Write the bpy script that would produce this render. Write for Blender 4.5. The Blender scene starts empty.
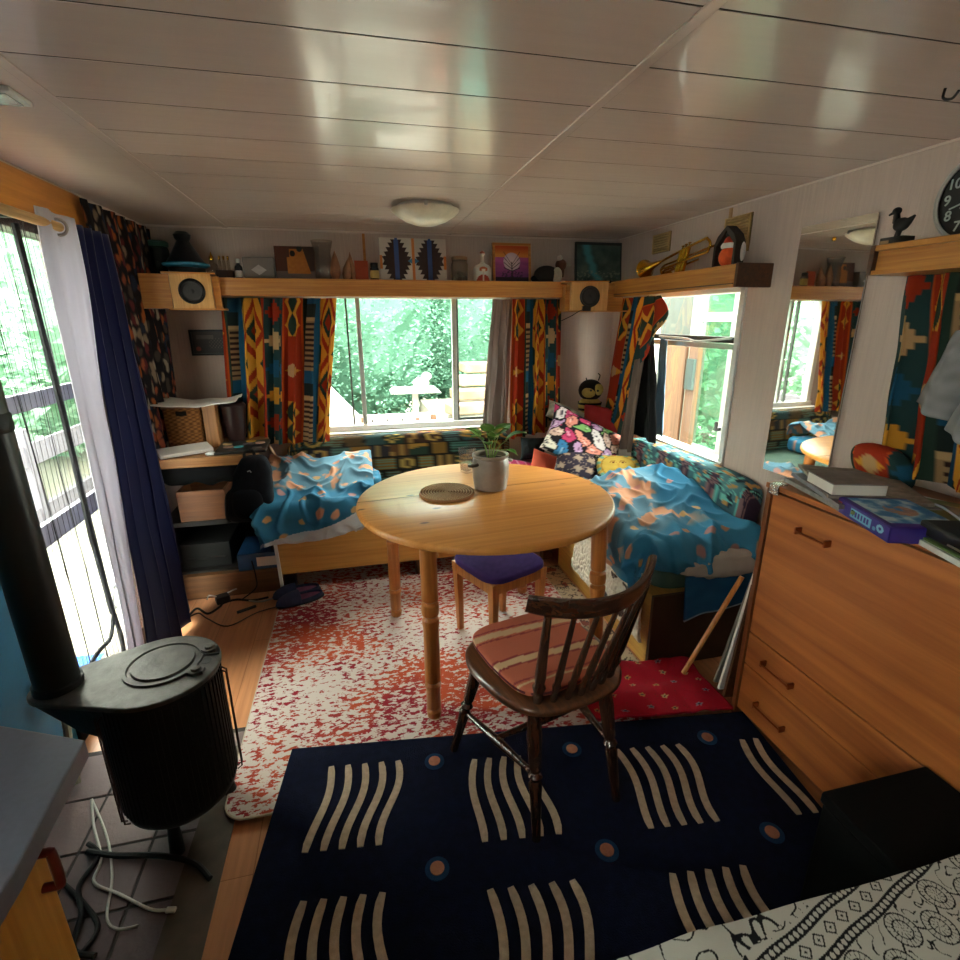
import bpy, bmesh, math, random
from mathutils import Vector, Matrix, noise
C = bpy.context.scene.collection
PI = math.pi
random.seed(7)
# ---------------------------------------------------------------- helpers
def lin(c):
    if isinstance(c, str):
        c = [int(c[i:i+2], 16)/255 for i in (0, 2, 4)]
    return tuple((x/12.92 if x <= .04045 else ((x+.055)/1.055)**2.4) for x in c)
def mixc(a, b, t): return tuple(a[i]*(1-t)+b[i]*t for i in range(3))
def hx(s): return tuple(int(s[i:i+2], 16)/255 for i in (0, 2, 4))
def clamp(x, a=0., b=1.): return max(a, min(b, x))
def sst(a, b, x):
    t = clamp((x-a)/(b-a)); return t*t*(3-2*t)
def N(x, y, z=0.): return noise.noise(Vector((x, y, z)))
def F(x, y, z=0., o=4): return noise.fractal(Vector((x, y, z)), 1.0, 2.0, o)
def cellr(i, j, k=0):
    n = math.sin(i*127.1+j*311.7+k*74.7)*43758.5453
    return n-math.floor(n)
def newmat(name):
    m = bpy.data.materials.new(name); m.use_nodes = True
    nt = m.node_tree; b = nt.nodes['Principled BSDF']
    return m, nt, b
def mk(name, col, rough=.6, metal=0., var=.12, scale=18., bump=0., bscale=80., spec=.5, stretch=(1, 1, 1), coat=0.):
    m, nt, b = newmat(name)
    b.inputs['Roughness'].default_value = rough; b.inputs['Metallic'].default_value = metal
    b.inputs['Specular IOR Level'].default_value = spec; b.inputs['Coat Weight'].default_value = coat
    tc = nt.nodes.new('ShaderNodeTexCoord'); mp = nt.nodes.new('ShaderNodeMapping')
    mp.inputs['Scale'].default_value = stretch
    nt.links.new(tc.outputs['Object'], mp.inputs['Vector'])
    n = nt.nodes.new('ShaderNodeTexNoise'); n.inputs['Scale'].default_value = scale; n.inputs['Detail'].default_value = 4
    nt.links.new(mp.outputs[0], n.inputs['Vector'])
    r = nt.nodes.new('ShaderNodeValToRGB'); c = lin(col)
    r.color_ramp.elements[0].position = .3; r.color_ramp.elements[1].position = .7
    r.color_ramp.elements[0].color = (*[x*(1-var) for x in c], 1); r.color_ramp.elements[1].color = (*[min(1, x*(1+var)) for x in c], 1)
    nt.links.new(n.outputs['Fac'], r.inputs[0]); nt.links.new(r.outputs[0], b.inputs['Base Color'])
    if bump:
        n2 = nt.nodes.new('ShaderNodeTexNoise'); n2.inputs['Scale'].default_value = bscale; n2.inputs['Detail'].default_value = 3
        nt.links.new(mp.outputs[0], n2.inputs['Vector'])
        bp = nt.nodes.new('ShaderNodeBump'); bp.inputs['Strength'].default_value = bump; bp.inputs['Distance'].default_value = .01
        nt.links.new(n2.outputs['Fac'], bp.inputs['Height']); nt.links.new(bp.outputs[0], b.inputs['Normal'])
    return m
def wood(name, c1, c2, axis=0, rough=.4, scale=6., ratio=14., coat=0., knots=False, mid=None):
    m, nt, b = newmat(name)
    b.inputs['Roughness'].default_value = rough; b.inputs['Coat Weight'].default_value = coat
    b.inputs['Coat Roughness'].default_value = .15
    tc = nt.nodes.new('ShaderNodeTexCoord'); mp = nt.nodes.new('ShaderNodeMapping')
    s = [scale*ratio]*3; s[axis] = scale*.5
    mp.inputs['Scale'].default_value = s
    nt.links.new(tc.outputs['Object'], mp.inputs['Vector'])
    n = nt.nodes.new('ShaderNodeTexNoise'); n.inputs['Scale'].default_value = 1; n.inputs['Detail'].default_value = 6
    n.inputs['Roughness'].default_value = .6; n.inputs['Distortion'].default_value = .6
    nt.links.new(mp.outputs[0], n.inputs['Vector'])
    r = nt.nodes.new('ShaderNodeValToRGB')
    r.color_ramp.elements[0].position = .32; r.color_ramp.elements[1].position = .68
    r.color_ramp.elements[0].color = (*lin(c1), 1); r.color_ramp.elements[1].color = (*lin(c2), 1)
    nt.links.new(n.outputs['Fac'], r.inputs[0])
    out = r.outputs[0]
    if knots:
        mp2 = nt.nodes.new('ShaderNodeMapping'); s2 = [9.]*3; s2[axis] = 4.5; mp2.inputs['Scale'].default_value = s2
        nt.links.new(tc.outputs['Object'], mp2.inputs['Vector'])
        v = nt.nodes.new('ShaderNodeTexVoronoi'); v.inputs['Scale'].default_value = 1
        nt.links.new(mp2.outputs[0], v.inputs['Vector'])
        r2 = nt.nodes.new('ShaderNodeValToRGB'); r2.color_ramp.elements[0].position = .05; r2.color_ramp.elements[1].position = .11
        r2.color_ramp.elements[0].color = (1, 1, 1, 1); r2.color_ramp.elements[1].color = (0, 0, 0, 1)
        nt.links.new(v.outputs['Distance'], r2.inputs[0])
        mx = nt.nodes.new('ShaderNodeMix'); mx.data_type = 'RGBA'
        nt.links.new(r2.outputs[0], mx.inputs[0]); nt.links.new(out, mx.inputs[6]); mx.inputs[7].default_value = (*lin('6a3414'), 1)
        out = mx.outputs[2]
    nt.links.new(out, b.inputs['Base Color'])
    bp = nt.nodes.new('ShaderNodeBump'); bp.inputs['Strength'].default_value = .05; bp.inputs['Distance'].default_value = .01
    nt.links.new(n.outputs['Fac'], bp.inputs['Height']); nt.links.new(bp.outputs[0], b.inputs['Normal'])
    return m
def vmat(name, rough=.85, bump=.15, bscale=250., spec=.3, sheen=0., transl=0.):
    m, nt, b = newmat(name)
    a = nt.nodes.new('ShaderNodeAttribute'); a.attribute_name = 'Col'
    nt.links.new(a.outputs['Color'], b.inputs['Base Color'])
    b.inputs['Roughness'].default_value = rough; b.inputs['Specular IOR Level'].default_value = spec
    b.inputs['Sheen Weight'].default_value = sheen
    if bump:
        tc = nt.nodes.new('ShaderNodeTexCoord')
        n2 = nt.nodes.new('ShaderNodeTexNoise'); n2.inputs['Scale'].default_value = bscale; n2.inputs['Detail'].default_value = 2
        nt.links.new(tc.outputs['Object'], n2.inputs['Vector'])
        bp = nt.nodes.new('ShaderNodeBump'); bp.inputs['Strength'].default_value = bump; bp.inputs['Distance'].default_value = .005
        nt.links.new(n2.outputs['Fac'], bp.inputs['Height']); nt.links.new(bp.outputs[0], b.inputs['Normal'])
    if transl:
        t = nt.nodes.new('ShaderNodeBsdfTranslucent'); nt.links.new(a.outputs['Color'], t.inputs['Color'])
        mx = nt.nodes.new('ShaderNodeMixShader'); mx.inputs[0].default_value = transl
        nt.links.new(b.outputs[0], mx.inputs[1]); nt.links.new(t.outputs[0], mx.inputs[2])
        nt.links.new(mx.outputs[0], nt.nodes['Material Output'].inputs['Surface'])
    return m
def glass(name, tint='f4fbf8', refl=1.0, alpha=0., dirt='ffffff'):
    m, nt, b = newmat(name); nt.nodes.remove(b)
    t = nt.nodes.new('ShaderNodeBsdfTransparent'); t.inputs[0].default_value = (*lin(tint), 1)
    g = nt.nodes.new('ShaderNodeBsdfGlossy'); g.inputs['Roughness'].default_value = .02
    lw = nt.nodes.new('ShaderNodeFresnel'); lw.inputs[0].default_value = 1.45
    mx = nt.nodes.new('ShaderNodeMixShader')
    ge = nt.nodes.new('ShaderNodeNewGeometry'); sb = nt.nodes.new('ShaderNodeMath'); sb.operation = 'SUBTRACT'; sb.inputs[0].default_value = 1; sb.use_clamp = True
    nt.links.new(ge.outputs['Backfacing'], sb.inputs[1]); mu = nt.nodes.new('ShaderNodeMath'); mu.operation = 'MULTIPLY'
    nt.links.new(lw.outputs[0], mu.inputs[0]); nt.links.new(sb.outputs[0], mu.inputs[1])
    nt.links.new(mu.outputs[0], mx.inputs[0]); nt.links.new(t.outputs[0], mx.inputs[1]); nt.links.new(g.outputs[0], mx.inputs[2])
    out = mx.outputs[0]
    if alpha:
        d = nt.nodes.new('ShaderNodeBsdfDiffuse'); d.inputs[0].default_value = (*lin(dirt), 1)
        m2 = nt.nodes.new('ShaderNodeMixShader'); m2.inputs[0].default_value = alpha
        nt.links.new(out, m2.inputs[1]); nt.links.new(d.outputs[0], m2.inputs[2]); out = m2.outputs[0]
    nt.links.new(out, nt.nodes['Material Output'].inputs['Surface'])
    return m
class MB:
    def __init__(s): s.b = bmesh.new(); s.mi = 0; s.ci = None; s.cols = []
    def _fin(s, vs, fs):
        for f in fs: f.material_index = s.mi
        return vs
    def add(s, verts, faces):
        vs = [s.b.verts.new(v) for v in verts]
        for f in faces:
            try:
                q = s.b.faces.new([vs[i] for i in f]); q.material_index = s.mi
            except ValueError: pass
        return vs
    def box(s, c, d, rz=0., rx=0., ry=0., M=None):
        x, y, z = d[0]/2, d[1]/2, d[2]/2
        R = Matrix.Translation(c) @ Matrix.Rotation(rz, 4, 'Z') @ Matrix.Rotation(ry, 4, 'Y') @ Matrix.Rotation(rx, 4, 'X')
        if M: R = M @ R
        P = [R @ Vector(p) for p in ((-x,-y,-z),(x,-y,-z),(x,y,-z),(-x,y,-z),(-x,-y,z),(x,-y,z),(x,y,z),(-x,y,z))]
        s.add(P, [(0,3,2,1),(4,5,6,7),(0,1,5,4),(1,2,6,5),(2,3,7,6),(3,0,4,7)]); return s
    def bb(s, x0, x1, y0, y1, z0, z1): return s.box(((x0+x1)/2, (y0+y1)/2, (z0+z1)/2), (x1-x0, y1-y0, z1-z0))
    def lathe(s, prof, c=(0,0,0), seg=24, M=None, cap=True):
        R = Matrix.Translation(c)
        if M: R = R @ M
        n = len(prof); vs = []
        for r, z in prof:
            for k in range(seg):
                a = 2*PI*k/seg; vs.append(R @ Vector((r*math.cos(a), r*math.sin(a), z)))
        fs = []
        for i in range(n-1):
            for k in range(seg):
                k2 = (k+1) % seg; fs.append((i*seg+k, i*seg+k2, (i+1)*seg+k2, (i+1)*seg+k))
        if cap:
            if prof[0][0] > 1e-4: fs.append(tuple(range(seg-1, -1, -1)))
            if prof[-1][0] > 1e-4: fs.append(tuple((n-1)*seg+k for k in range(seg)))
        s.add(vs, fs); return s
    def cyl(s, p0, p1, r0, r1=None, seg=16):
        p0, p1 = Vector(p0), Vector(p1); d = p1-p0
        q = d.to_track_quat('Z', 'Y').to_matrix().to_4x4()
        return s.lathe([(r0, 0), (r1 if r1 is not None else r0, d.length)], p0, seg, q)
    def turned(s, p0, p1, prof, seg=16):
        p0, p1 = Vector(p0), Vector(p1); d = p1-p0
        q = d.to_track_quat('Z', 'Y').to_matrix().to_4x4()
        return s.lathe([(r, t*d.length) for r, t in prof], p0, seg, q)
    def tube(s, pts, r, seg=8, closed=False, sm=0):
        P = [Vector(p) for p in pts]
        if sm:
            Q = []
            n = len(P)
            for i in range(n-1 if not closed else n):
                p0 = P[i-1] if (i > 0 or closed) else P[i]; p1 = P[i]; p2 = P[(i+1) % n]; p3 = P[(i+2) % n] if (i+2 < n or closed) else p2
                for k in range(sm):
                    t = k/sm
                    Q.append(.5*((2*p1)+(-p0+p2)*t+(2*p0-5*p1+4*p2-p3)*t*t+(-p0+3*p1-3*p2+p3)*t**3))
            if not closed: Q.append(P[-1])
            P = Q
        n = len(P); vs = []; up = Vector((0, 0, 1)); prev = None
        for i, p in enumerate(P):
            a = P[i-1] if (i > 0 or closed) else p; b = P[(i+1) % n] if (i < n-1 or closed) else p
            t = (b-a)
            if t.length < 1e-9: t = Vector((0, 0, 1))
            t.normalize()
            if prev is None:
                x = t.orthogonal().normalized()
            else:
                x = prev-t*prev.dot(t)
                if x.length < 1e-6: x = t.orthogonal()
                x.normalize()
            prev = x; y = t.cross(x)
            rr = r[i*len(r)//n] if isinstance(r, (list, tuple)) else r
            for k in range(seg):
                an = 2*PI*k/seg; vs.append(p+(x*math.cos(an)+y*math.sin(an))*rr)
        fs = []
        for i in range(n if closed else n-1):
            j = (i+1) % n
            for k in range(seg):
                k2 = (k+1) % seg; fs.append((i*seg+k, i*seg+k2, j*seg+k2, j*seg+k))
        if not closed:
            fs.append(tuple(range(seg-1, -1, -1))); fs.append(tuple((n-1)*seg+k for k in range(seg)))
        s.add(vs, fs); return s
    def sph(s, c, r, seg=16, rings=10, M=None):
        if not isinstance(r, (tuple, list)): r = (r, r, r)
        R = Matrix.Translation(c)
        if M: R = R @ M
        vs = [R @ Vector((0, 0, -r[2]))]
        for i in range(1, rings):
            ph = -PI/2+PI*i/rings
            for k in range(seg):
                a = 2*PI*k/seg; vs.append(R @ Vector((r[0]*math.cos(ph)*math.cos(a), r[1]*math.cos(ph)*math.sin(a), r[2]*math.sin(ph))))
        vs.append(R @ Vector((0, 0, r[2]))); fs = []
        for k in range(seg): fs.append((0, 1+(k+1) % seg, 1+k))
        for i in range(rings-2):
            for k in range(seg):
                k2 = (k+1) % seg; a = 1+i*seg; fs.append((a+k, a+k2, a+seg+k2, a+seg+k))
        a = 1+(rings-2)*seg
        for k in range(seg): fs.append((a+k, a+(k+1) % seg, len(vs)-1))
        s.add(vs, fs); return s
    def prism(s, poly, z0, z1, M=None):
        n = len(poly); R = M or Matrix()
        vs = [R @ Vector((x, y, z0)) for x, y in poly]+[R @ Vector((x, y, z1)) for x, y in poly]
        fs = [tuple(range(n-1, -1, -1)), tuple(range(n, 2*n))]+[(i, (i+1) % n, n+(i+1) % n, n+i) for i in range(n)]
        s.add(vs, fs); return s
    def grid(s, nu, nv, fn, closed=False):
        vs = [fn(i/nu, j/nv) for j in range(nv+1) for i in range(nu+1)]
        fs = [(j*(nu+1)+i, j*(nu+1)+i+1, (j+1)*(nu+1)+i+1, (j+1)*(nu+1)+i) for j in range(nv) for i in range(nu)]
        return s.add(vs, fs)
    def build(s, name, mats, parent=None, loc=None, bevel=0., smooth=40, bseg=2, rot=None, solid=0., recalc=True):
        if recalc: bmesh.ops.recalc_face_normals(s.b, faces=s.b.faces[:])
        me = bpy.data.meshes.new(name); s.b.to_mesh(me); s.b.free()
        if loc is not None and parent is None:
            me.transform(Matrix.Translation(-Vector(loc)))
        for m in (mats if isinstance(mats, (list, tuple)) else [mats]): me.materials.append(m)
        if smooth is not None:
            for p in me.polygons: p.use_smooth = True
            me.set_sharp_from_angle(angle=math.radians(smooth))
        o = bpy.data.objects.new(name, me); C.objects.link(o)
        if parent: o.parent = parent
        elif loc is not None: o.location = loc
        if rot: o.rotation_euler = rot
        if solid:
            md = o.modifiers.new('Solid', 'SOLIDIFY'); md.thickness = solid; md.offset = 0
        if bevel:
            md = o.modifiers.new('Bevel', 'BEVEL'); md.width = bevel; md.segments = bseg; md.limit_method = 'ANGLE'; md.angle_limit = math.radians(35)
        return o
def thing(name, label, cat, loc=(0, 0, 0), rz=0., group=None):
    o = bpy.data.objects.new(name, None); C.objects.link(o); o.empty_display_size = .05
    o.location = loc; o.rotation_euler = (0, 0, rz); return tag(o, label, cat, group)
def tag(o, label, cat, group=None, kind=None):
    o['label'] = label; o['category'] = cat
    if group: o['group'] = group
    if kind: o['kind'] = kind
    return o
def struct(o): o['kind'] = 'structure'; return o
def paint(o, cols):
    a = o.data.color_attributes.new('Col', 'FLOAT_COLOR', 'POINT')
    flat = []
    for c in cols: flat += [*lin(c), 1.]
    a.data.foreach_set('color', flat)
    return o
# painted grid surface: fn(u,v)->pos, cf(u,v)->srgb
def sheet(name, nu, nv, fn, cf, mat, parent=None, loc=None, solid=.004, smooth=180):
    m = MB(); m.grid(nu, nv, lambda u, v: Vector(fn(u, v)))
    o = m.build(name, mat, parent, loc, smooth=smooth, solid=solid, recalc=False)
    return paint(o, [cf(i/nu, j/nv) for j in range(nv+1) for i in range(nu+1)])
# rounded soft block: param cube -> superellipsoid; fn maps unit coords (x,y,z in -1..1) to a position; cf colours
def soft(name, n, e, fn, cf, mat, parent=None, loc=None, nz=None):
    m = MB(); b = m.b
    bmesh.ops.create_cube(b, size=2)
    bmesh.ops.subdivide_edges(b, edges=b.edges[:], cuts=n, use_grid_fill=True)
    cols = []
    for v in b.verts:
        p = v.co.copy(); l = (abs(p.x)**e+abs(p.y)**e+abs(p.z)**e)**(1/e); p /= l
        cols.append(cf(p)); v.co = Vector(fn(p))
    o = m.build(name, mat, parent, loc, smooth=180)
    return paint(o, cols)
# cushion: square pillow w x h x t with pinched corners in its own frame (x across, y up, z out)
def cushion(name, w, h, t, cf, mat, M, parent=None, loc=None, n=48, plump=.5):
    m = MB(); cols = []
    def pos(x, y, sgn):
        k = max(0, 1-x*x)**plump*max(0, 1-y*y)**plump
        pin = 1-.10*(1-(abs(x)**3))*0 - .08*(1-y*y)*(abs(x)**2)-.0
        pin2 = 1-.08*(1-x*x)*(abs(y)**2)
        wr = .006*N(x*3+w*9, y*3, sgn*3)
        return M @ Vector((x*w/2*pin, y*h/2*pin2, sgn*(t/2*k+wr*k)))
    for sgn in (1, -1):
        m.grid(n, n, lambda u, v: pos(u*2-1, v*2-1, sgn))
        cols += [cf(i/n, j/n, sgn) for j in range(n+1) for i in range(n+1)]
    o = m.build(name, mat, parent, loc, smooth=180)
    return paint(o, cols)
def frameM(o, x, y):
    x = Vector(x).normalized(); y = Vector(y); y = (y-x*y.dot(x)).normalized(); z = x.cross(y)
    M = Matrix((x, y, z)).transposed().to_4x4(); M.translation = Vector(o); return M
# ---------------------------------------------------------------- materials
W_SHELF = wood('pelmet_wood', 'a46428', 'c4883e', 0, .4, 5, 16)
W_SHELFY = wood('pelmet_wood_y', 'a46428', 'c4883e', 1, .4, 5, 16)
W_DARK = wood('dark_brown_wood', '3a2012', '5a3319', 1, .45, 6, 12)
W_PINE = wood('pine_top', 'c07a36', 'd8964c', 0, .36, 2.2, 20, .1, True)
W_PINEZ = wood('pine_leg', '9c5a24', 'bc7636', 2, .38, 6, 12, .1)
W_TEAK = wood('teak_veneer', '904c24', 'ba6e36', 1, .38, 1.6, 12, .1)
W_TEAKD = wood('teak_edge', '5a2e18', '80451f', 2, .4, 5, 14)
W_RAIL = wood('chair_rail_wood', '241410', '4a2a1a', 0, .25, 7, 10, .4)
W_CHAIR = wood('chair_wood', '241410', '4a2a1a', 2, .25, 7, 10, .4)
W_BENCH = wood('bench_board', 'b47e34', 'cc984a', 0, .5, 4, 12)
W_BENCHY = wood('bench_board_y', 'b08038', 'c89a4a', 1, .5, 4, 12)
W_ORANGE = wood('orange_panel', 'b06a20', 'c88032', 1, .35, 4, 10)
W_KITCH = wood('kitchen_door', 'c0802e', 'd89c48', 2, .4, 4, 14)
W_STOOL = wood('stool_wood', '9c5a24', 'c07c3a', 2, .4, 6, 12)
W_OUT = wood('weathered_plank', '4a3222', '6c4c34', 2, .8, 4, 14)
METAL = mk('brushed_steel', 'b8b8b4', .3, 1., .05)
BLKMET = mk('stove_black', '100f0f', .55, .2, .3, 30, .2, 60)
STOVETOP = mk('stove_grey_top', '56524e', .5, .55, .3, 22, .15, 50)
BLACK = mk('black_plastic', '0c0c0d', .5, 0, .2)
BLKCLOTH = mk('black_cloth', '0d0e12', .9, 0, .3, 40, .3, 200)
WHITEP = mk('white_paint', 'dcdcda', .45, 0, .03)
PAPER = mk('paper', 'd6cec6', .8, 0, .04)
BRASS = mk('brass', 'c8982e', .22, 1., .1)
GLASS = glass('window_glass', 'eef6f2')
VGLASS = glass('bottle_glass', 'e8e2dc', 1, .08, 'a89c90')
GGLASS = glass('green_glass', '5c7868', 1, .25, '3c5448')
FAB = vmat('woven_fabric', .9, .25, 300, .2)
CURT = vmat('curtain_fabric', .9, .25, 300, .2, 0, .22)
SOFTF = vmat('bed_cotton', .9, .12, 200, .2)
PICT = vmat('painted_surface', .5, .05, 120, .4)
LEAFM = vmat('leaf_surface', .6, 0, 0, .4, 0, .35)
# ---------------------------------------------------------------- setting
XL, XR, YB, ZC, YF = -1.09, 1.82, 3.55, 2.015, -1.4
WALL = mk('linen_wallpaper', 'c2aea4', .75, 0, .05, 60, .25, 120, .3, (1, 1, .06))
CEIL = mk('ceiling_gloss_paint', 'd6c4ba', .22, 0, .02, 6, .05, 6, .5, (.6, 6, 1), .15)
TEAL = mk('teal_wall_paint', '14688c', .7, 0, .1, 8, .1, 60)
# laminate floor
m, nt, b = newmat('laminate_floor')
tc = nt.nodes.new('ShaderNodeTexCoord'); mp = nt.nodes.new('ShaderNodeMapping'); mp.inputs['Rotation'].default_value = (0, 0, PI/2)
br = nt.nodes.new('ShaderNodeTexBrick'); br.inputs['Scale'].default_value = 1; br.inputs['Brick Width'].default_value = 1.2
br.inputs['Row Height'].default_value = .19; br.inputs['Mortar Size'].default_value = .0012; br.inputs['Color1'].default_value = (*lin('c28256'), 1)
br.inputs['Color2'].default_value = (*lin('ce9066'), 1); br.inputs['Mortar'].default_value = (*lin('9a6436'), 1)
nt.links.new(tc.outputs['Object'], mp.inputs[0]); nt.links.new(mp.outputs[0], br.inputs[0])
mp2 = nt.nodes.new('ShaderNodeMapping'); mp2.inputs['Scale'].default_value = (60, 3, 1); nt.links.new(tc.outputs['Object'], mp2.inputs[0])
n = nt.nodes.new('ShaderNodeTexNoise'); n.inputs['Scale'].default_value = 1; n.inputs['Detail'].default_value = 5; nt.links.new(mp2.outputs[0], n.inputs[0])
mx = nt.nodes.new('ShaderNodeMix'); mx.data_type = 'RGBA'; mx.blend_type = 'MULTIPLY'; mx.inputs[0].default_value = .5
r = nt.nodes.new('ShaderNodeValToRGB'); r.color_ramp.elements[0].color = (.55, .5, .45, 1); r.color_ramp.elements[0].position = .3; r.color_ramp.elements[1].position = .65
nt.links.new(n.outputs[0], r.inputs[0]); nt.links.new(br.outputs[0], mx.inputs[6]); nt.links.new(r.outputs[0], mx.inputs[7])
nt.links.new(mx.outputs[2], b.inputs['Base Color']); b.inputs['Roughness'].default_value = .38
LAM = m
g = MB(); g.bb(XL-.08, XR+.08, YF-.08, YB+.08, -.06, 0); struct(g.build('floor', LAM, smooth=None))
# ceiling boards with gaps running across the van, plain strip on the left
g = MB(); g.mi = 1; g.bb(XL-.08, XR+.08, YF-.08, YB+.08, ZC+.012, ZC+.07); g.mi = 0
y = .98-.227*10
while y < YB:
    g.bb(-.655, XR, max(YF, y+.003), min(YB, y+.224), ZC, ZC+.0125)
    if y > YF: g.mi = 1; g.bb(-.65, XR, y-.003, y+.003, ZC+.0008, ZC+.012); g.mi = 0  # dark strips and backing stand in for shade inside the board gaps
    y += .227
g.bb(XL, -.66, YF, YB, ZC, ZC+.0125)
struct(g.build('ceiling', [CEIL, mk('gap_shade', '3a2e26', .9)], bevel=.0006, smooth=None))
for i, x in enumerate((.645, -.66)):
    g = MB(); g.bb(x-.014, x+.014, YF, YB, ZC-.005, ZC); struct(g.build('trim_%d' % (i+1), CEIL, bevel=.002, smooth=None))
g = MB(); g.bb(XR-.006, XR, YF, YB, ZC-.008, ZC); g.bb(XL, XR, YB-.012, YB, ZC-.012, ZC); struct(g.build('trim_3', CEIL, smooth=None))
# walls
def wall_x(name, x0, x1, hole, mats, split=None):
    g = MB(); y0, y1, z0, z1 = hole
    for (a, c, d, e) in ((YF, y0, 0, ZC), (y1, YB, 0, ZC), (y0, y1, 0, z0), (y0, y1, z1, ZC)):
        if split and a < split: g.mi = 1
        g.bb(x0, x1, a, c, d, e); g.mi = 0
    return struct(g.build(name, mats, smooth=None))
wall_x('wall_right', XR, XR+.08, (2.225, 3.07, .745, 1.645), [WALL])
g = MB()
ky0, ky1, kz0, kz1 = -.85, -.1, 1.08, 1.75
for (a, c, d, e) in ((YF, ky0, 0, ZC), (ky1, 1.86, 0, ZC), (ky0, ky1, 0, kz0), (ky0, ky1, kz1, ZC), (2.62, YB, 0, ZC), (1.86, 2.62, 0, .03), (1.86, 2.62, 1.86, ZC)):
    g.mi = 1 if a < 1 else 0; g.bb(XL-.08, XL, a, c, d, e)
struct(g.build('wall_left', [WALL, TEAL], smooth=None))
g = MB(); hx0, hx1, hz0, hz1 = -.3, 1.06, .775, 1.66
for (a, c, d, e) in ((XL-.08, hx0, 0, ZC), (hx1, XR+.08, 0, ZC), (hx0, hx1, 0, hz0), (hx0, hx1, hz1, ZC)): g.bb(a, c, YB, YB+.08, d, e)
struct(g.build('wall_back', WALL, smooth=None))
g = MB(); g.bb(XL-.08, XR+.08, YF-.08, YF, 0, ZC)
struct(g.build('wall_front', WALL, smooth=None))
# window_1: back sliding window
FRM = mk('grey_alu_frame', 'b4b8b4', .4, .3, .05)
FRD = mk('dark_rubber_seal', '4c504c', .6, 0, .1)
w = thing('window_1', 'wide white framed sliding window in the back wall', 'window', (0, YB, 0)); w['kind'] = 'structure'
def local(o): return Vector(o.location)
g = MB(); yy = .02
g.bb(hx0, hx1, -.02, .06, hz0, hz0+.05); g.bb(hx0, hx1, 0, .06, hz1-.03, hz1); g.bb(hx0, hx0+.04, 0, .06, hz0, hz1); g.bb(hx1-.04, hx1, 0, .06, hz0, hz1)
g.bb(hx0-.02, hx1+.02, -.07, 0, hz0-.025, hz0+.012)
g.build('window_frame', WHITEP, w, bevel=.004, smooth=None)
for x, wd, mt in ((.052, .028, FRM), (.672, .032, FRM), (-.02, .012, FRD)):
    g = MB(); g.bb(x-wd/2, x+wd/2, 0, .03, hz0+.05, hz1-.03); g.build('mullion', mt, w, bevel=.003, smooth=None)
g = MB(); g.bb(.69, hx1-.04, .005, .02, hz0+.05, hz0+.068); g.bb(.69, .70, .006, .02, hz0, hz1-.03); g.build('sash_rail', FRD, w, smooth=None)
for a, c in ((hx0+.04, .05), (.05, .672), (.672, hx1-.04)):
    g = MB(); g.bb(a, c, .028, .032, hz0+.05, hz1-.03); g.build('window_pane', GLASS, w, smooth=None)
# window_2: right hand window with a steel stay bar
w = thing('window_2', 'white framed side window with a steel stay bar', 'window', (XR, 0, 0)); w['kind'] = 'structure'
g = MB(); a0, a1, b0, b1 = 2.225, 3.07, .745, 1.645
g.bb(-.012, .07, a0, a0+.035, b0, b1); g.bb(-.012, .07, a1-.035, a1, b0, b1); g.bb(-.02, .07, a0, a1, b0, b0+.045); g.bb(-.012, .07, a0, a1, b1-.025, b1)
g.build('window_frame', WHITEP, w, bevel=.004, smooth=None)
g = MB(); g.bb(0, .03, a0+.03, a1-.03, 1.382, 1.412); g.build('transom', BLACK, w, bevel=.004, smooth=None)
g = MB(); g.bb(-.014, 0, a0+.03, a1-.03, 1.352, 1.38); g.tube([(-.03, 2.25, 1.41), (-.035, 2.5, 1.385), (-.03, 2.62, 1.395), (-.02, 2.9, 1.40)], .006, sm=4)
g.build('stay_bar', METAL, w, bevel=.002)
g = MB(); g.cyl((-.02, 2.262, .96), (-.045, 2.262, .96), .012); g.box((-.045, 2.262, .975), (.012, .018, .05)); g.build('window_catch', mk('catch_grey', '8a8c8a', .4, .6), w, bevel=.003)
for a, c in ((b0+.045, 1.35), (1.412, b1-.025)):
    g = MB(); g.bb(.028, .032, a0+.03, a1-.03, a, c); g.build('window_pane', GLASS, w, smooth=None)
# fill_window: added unseen behind the viewer to bring daylight to the near end
w = thing('fill_window', 'added kitchen window in the near left wall, unseen, for fill daylight', 'window', (XL, 0, 0)); w['kind'] = 'structure'
g = MB(); g.bb(-.06, .01, ky0, ky1, kz0, kz0+.04); g.bb(-.06, .01, ky0, ky1, kz1-.04, kz1); g.bb(-.06, .01, ky0, ky0+.04, kz0, kz1); g.bb(-.06, .01, ky1-.04, ky1, kz0, kz1)
g.build('window_frame', WHITEP, w, smooth=None)
g = MB(); g.bb(-.032, -.028, ky0+.04, ky1-.04, kz0+.04, kz1-.04); g.build('window_pane', GLASS, w, smooth=None)
# door_1: glazed outside door in the left wall
w = thing('door_1', 'tall glazed outside door in the left wall', 'door', (XL, 0, 0)); w['kind'] = 'structure'
JAMB = mk('brown_door_jamb', '3a241a', .35, 0, .2)
g = MB(); g.bb(-.08, .015, 1.86, 1.915, .0, 1.86); g.bb(-.08, .015, 2.57, 2.62, 0, 1.86); g.bb(-.08, .015, 1.86, 2.62, 1.8, 1.86); g.bb(-.08, .015, 1.86, 2.62, 0, .09)
g.build('door_frame', JAMB, w, bevel=.004, smooth=None)
g = MB(); g.bb(-.05, -.03, 1.915, 2.57, 1.20, 1.26); g.bb(-.05, -.03, 1.915, 2.57, .72, .80); g.build('door_rail', mk('grey_door_rail', '9a98a4', .5), w, smooth=None)
for a, c in ((.09, .72), (.80, 1.20), (1.26, 1.8)):
    g = MB(); g.bb(-.042, -.038, 1.915, 2.57, a, c); g.build('door_glass', GLASS, w, smooth=None)
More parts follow.
